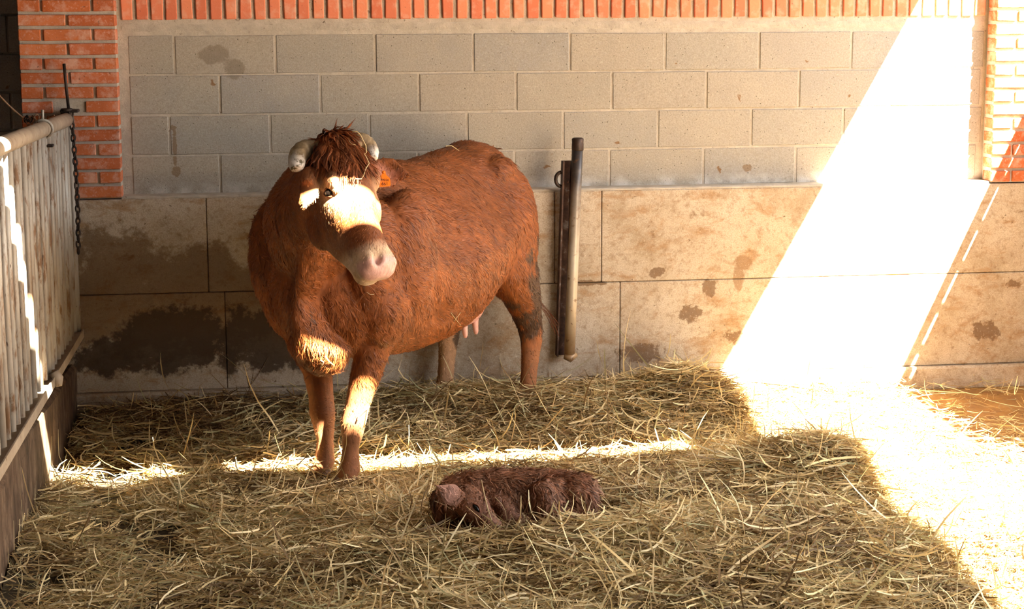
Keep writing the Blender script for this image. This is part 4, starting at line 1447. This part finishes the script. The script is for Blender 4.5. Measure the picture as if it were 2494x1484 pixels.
# folded foreleg
K.tube([kp(1225, 1225, -2.53), kp(1245, 1262, -2.58), kp(1275, 1275, -2.60), kp(1300, 1280, -2.58)], [.05, .04, .034, .03], 12)
KV, KT = K.fuse(.0048, 4)
KN = vnormals(KV, KT)
kl = ((vnoise(KV*14, 51)-.5)*.016+(vnoise(KV*34, 52)-.5)*.006)*(1-np.exp(-.5*(np.linalg.norm(KV-(e0+ked*.06), axis=1)/.05)**4))
KV = KV+KN*kl[:, None]; KN = vnormals(KV, KT)
def calf_colour(P, r=None):
    v1 = vnoise(P*9, 81)[:, None]; v2 = vnoise(P*40, 82)[:, None]
    c = np.array([.215, .088, .042])*(1.25-.6*v1)+np.array([.04, .018, .012])*v2
    def mixc(c, k, col): return c*(1-k[:, None])+np.array(col)*k[:, None]
    de = P-(e0+ked*.055)
    k = np.exp(-.5*(np.linalg.norm(de, axis=1)/.035)**2)*(de@(-_F) > -.012)
    c = mixc(c, k*.9, (.50, .27, .20))
    h = np.stack([(P-KP)@kd, (P-KP)@ku, (P-KP)@knn], 1)
    k = np.clip((h[:, 0]-.08)/.1, 0, 1)*(np.linalg.norm(P-KM, axis=1) < .16)
    c = mixc(c, k*.5, (.33, .17, .115))
    if r is not None: c = c*r.uniform(.45, 1.6, len(P))[:, None]
    return np.clip(c, .004, 1)
def calf_tuft(P, r):
    c = calf_colour(P, r)
    k = r.random(len(P)) < .25
    c[k] = c[k]*.5+np.array([.28, .15, .088])*.9
    return c
calf = skin_object('calf', KV, KT, 'calf_skin', calf_colour(KV), tuple(KO))
tag(calf, 'small brown newborn calf curled asleep in the hay', 'calf')
KB = bvh_of(KV, KT)
KE0 = cast(KB, 1160, 1238)[0]
grow_locks('coat_tufts', KV, KT, KN, 3600, 8, calf_tuft, lambda P: np.where(np.linalg.norm(P-Kh(.10, 0, 0), axis=1) < .16, .011, .048), lambda P, N: np.array([[.6, -.2, -.8]])+np.zeros_like(P), .30, .006, .009, .0026, 76, calf, lambda P: (1-.97*np.exp(-.5*(np.linalg.norm(P-(e0+ked*.06), axis=1)/.05)**2))*(np.linalg.norm(P-KE0, axis=1) > .03), .2, 4)
grow_hair('coat', KV, KT, KN, 30000, calf_colour, lambda P: np.where(np.linalg.norm(P-Kh(.09, 0, 0), axis=1) < .15, .012, .032), lambda P, N: np.array([[.7, -.2, -.75]])+np.zeros_like(P), lambda P: np.full(len(P), .34), .0028, 74, calf, lambda P: (1-.6*np.exp(-.5*(np.linalg.norm(P-(e0+ked*.055), axis=1)/.04)**2))*(np.linalg.norm(P-KE0, axis=1) > .022), .7, clump=30.)
KB = bvh_of(KV, KT)
ke, kn_, _ = cast(KB, 1160, 1238)
if ke is not None:
    hx = nrmz(kd-kn_*(kd@kn_)); vx = np.cross(kn_, hx)
    s = Solid(); s.ball(ke-kn_*.001, hx*.019, vx*.0075, kn_*.008)
    child_mesh('closed_eye', s, 'eye', calf)
    tube_obj('eyelid', [ke+hx*.021*t+vx*.010*(1-t*t)*(1 if vx[2] > 0 else -1)+kn_*.003 for t in np.linspace(-1, 1, 9)], .0032, 'lid', calf, 6)

# ---- single straws caught on the animals
def straw(label, bvh, pxs, lift=.008, w=.0022, y=None):
    pts = []
    last = y
    for px, py in pxs:
        h, n_, d = cast(bvh, px, py)
        if h is not None: p_ = h-d*lift; last = p_[1]
        else: p_ = at(px, py, 1, last if last is not None else -2.0)
        pts.append(p_)
    # keep the depth steady along the stalk
    ys = np.array([p_[1] for p_ in pts])
    for _ in range(2): ys[1:-1] = np.minimum(ys[1:-1], (ys[:-2]+ys[2:])/2)
    pts = [at(px, py, 1, yy) for (px, py), yy in zip(pxs, ys)]
    o = tube_obj('straw', pts, w, 'hay', None, 6, loc=tuple(pts[0]))
    a = o.data.attributes.new('Col', 'FLOAT_COLOR', 'POINT')
    c4 = np.ones((len(o.data.vertices), 4), np.float32); c4[:, :3] = (.62, .48, .26)
    a.data.foreach_set('color', c4.ravel())
    tag(o, label, 'straw', 'single straws caught on the animals')
    return o
straw('long crooked straw hanging over the forehead of the cow', CB, [(866, 436), (880, 436), (885, 428), (891, 410), (899, 398), (891, 381), (887, 375), (892, 372), (891, 355), (884, 342), (878, 329), (870, 321), (858, 320)], .03)
straw('thin straw curled in the forelock of the cow', CB, [(842, 324), (848, 335), (851, 345), (857, 351), (866, 353)], .035, .0012)
straw('short stout straw under the brisket of the cow', CB, [(792, 868), (800, 880), (815, 893)], .03, .0032)
straw('bent straw beneath the brisket hair of the cow', CB, [(781, 878), (788, 882), (783, 892), (777, 899)], .03, .0026)
straw('straw stuck across the left knee of the cow', CB, [(900, 991), (886, 1002), (874, 1014), (870, 1026)], .012, .0035)
straw('straw dangling below the left knee of the cow', CB, [(897, 994), (893, 1020), (887, 1042)], .02, .002)
straw('pale straw standing upright against the face of the calf', KB, [(1172, 1170), (1180, 1208), (1188, 1240), (1197, 1268)], .02, .0026)
straw('fine straw lying along the cheek of the calf', KB, [(1206, 1212), (1222, 1228), (1231, 1246), (1234, 1266)], .02, .0012)
straw('straw lying on the rump of the calf', KB, [(1386, 1194), (1404, 1210), (1424, 1224)], .012, .0018)
straw('small straw across the back of the cow', CB, [(1086, 356), (1100, 355), (1118, 367)], .012, .0014)
straw('straw cluster stuck on the belly of the cow', CB, [(1098, 762), (1110, 778), (1122, 793)], .014, .0016)
straw('straw lying over the belly of the cow near the udder', CB, [(1122, 761), (1108, 780), (1094, 806)], .014, .0016)
straw('little straw caught on the chest hair of the cow', CB, [(893, 712), (902, 718), (911, 717)], .012, .0014)
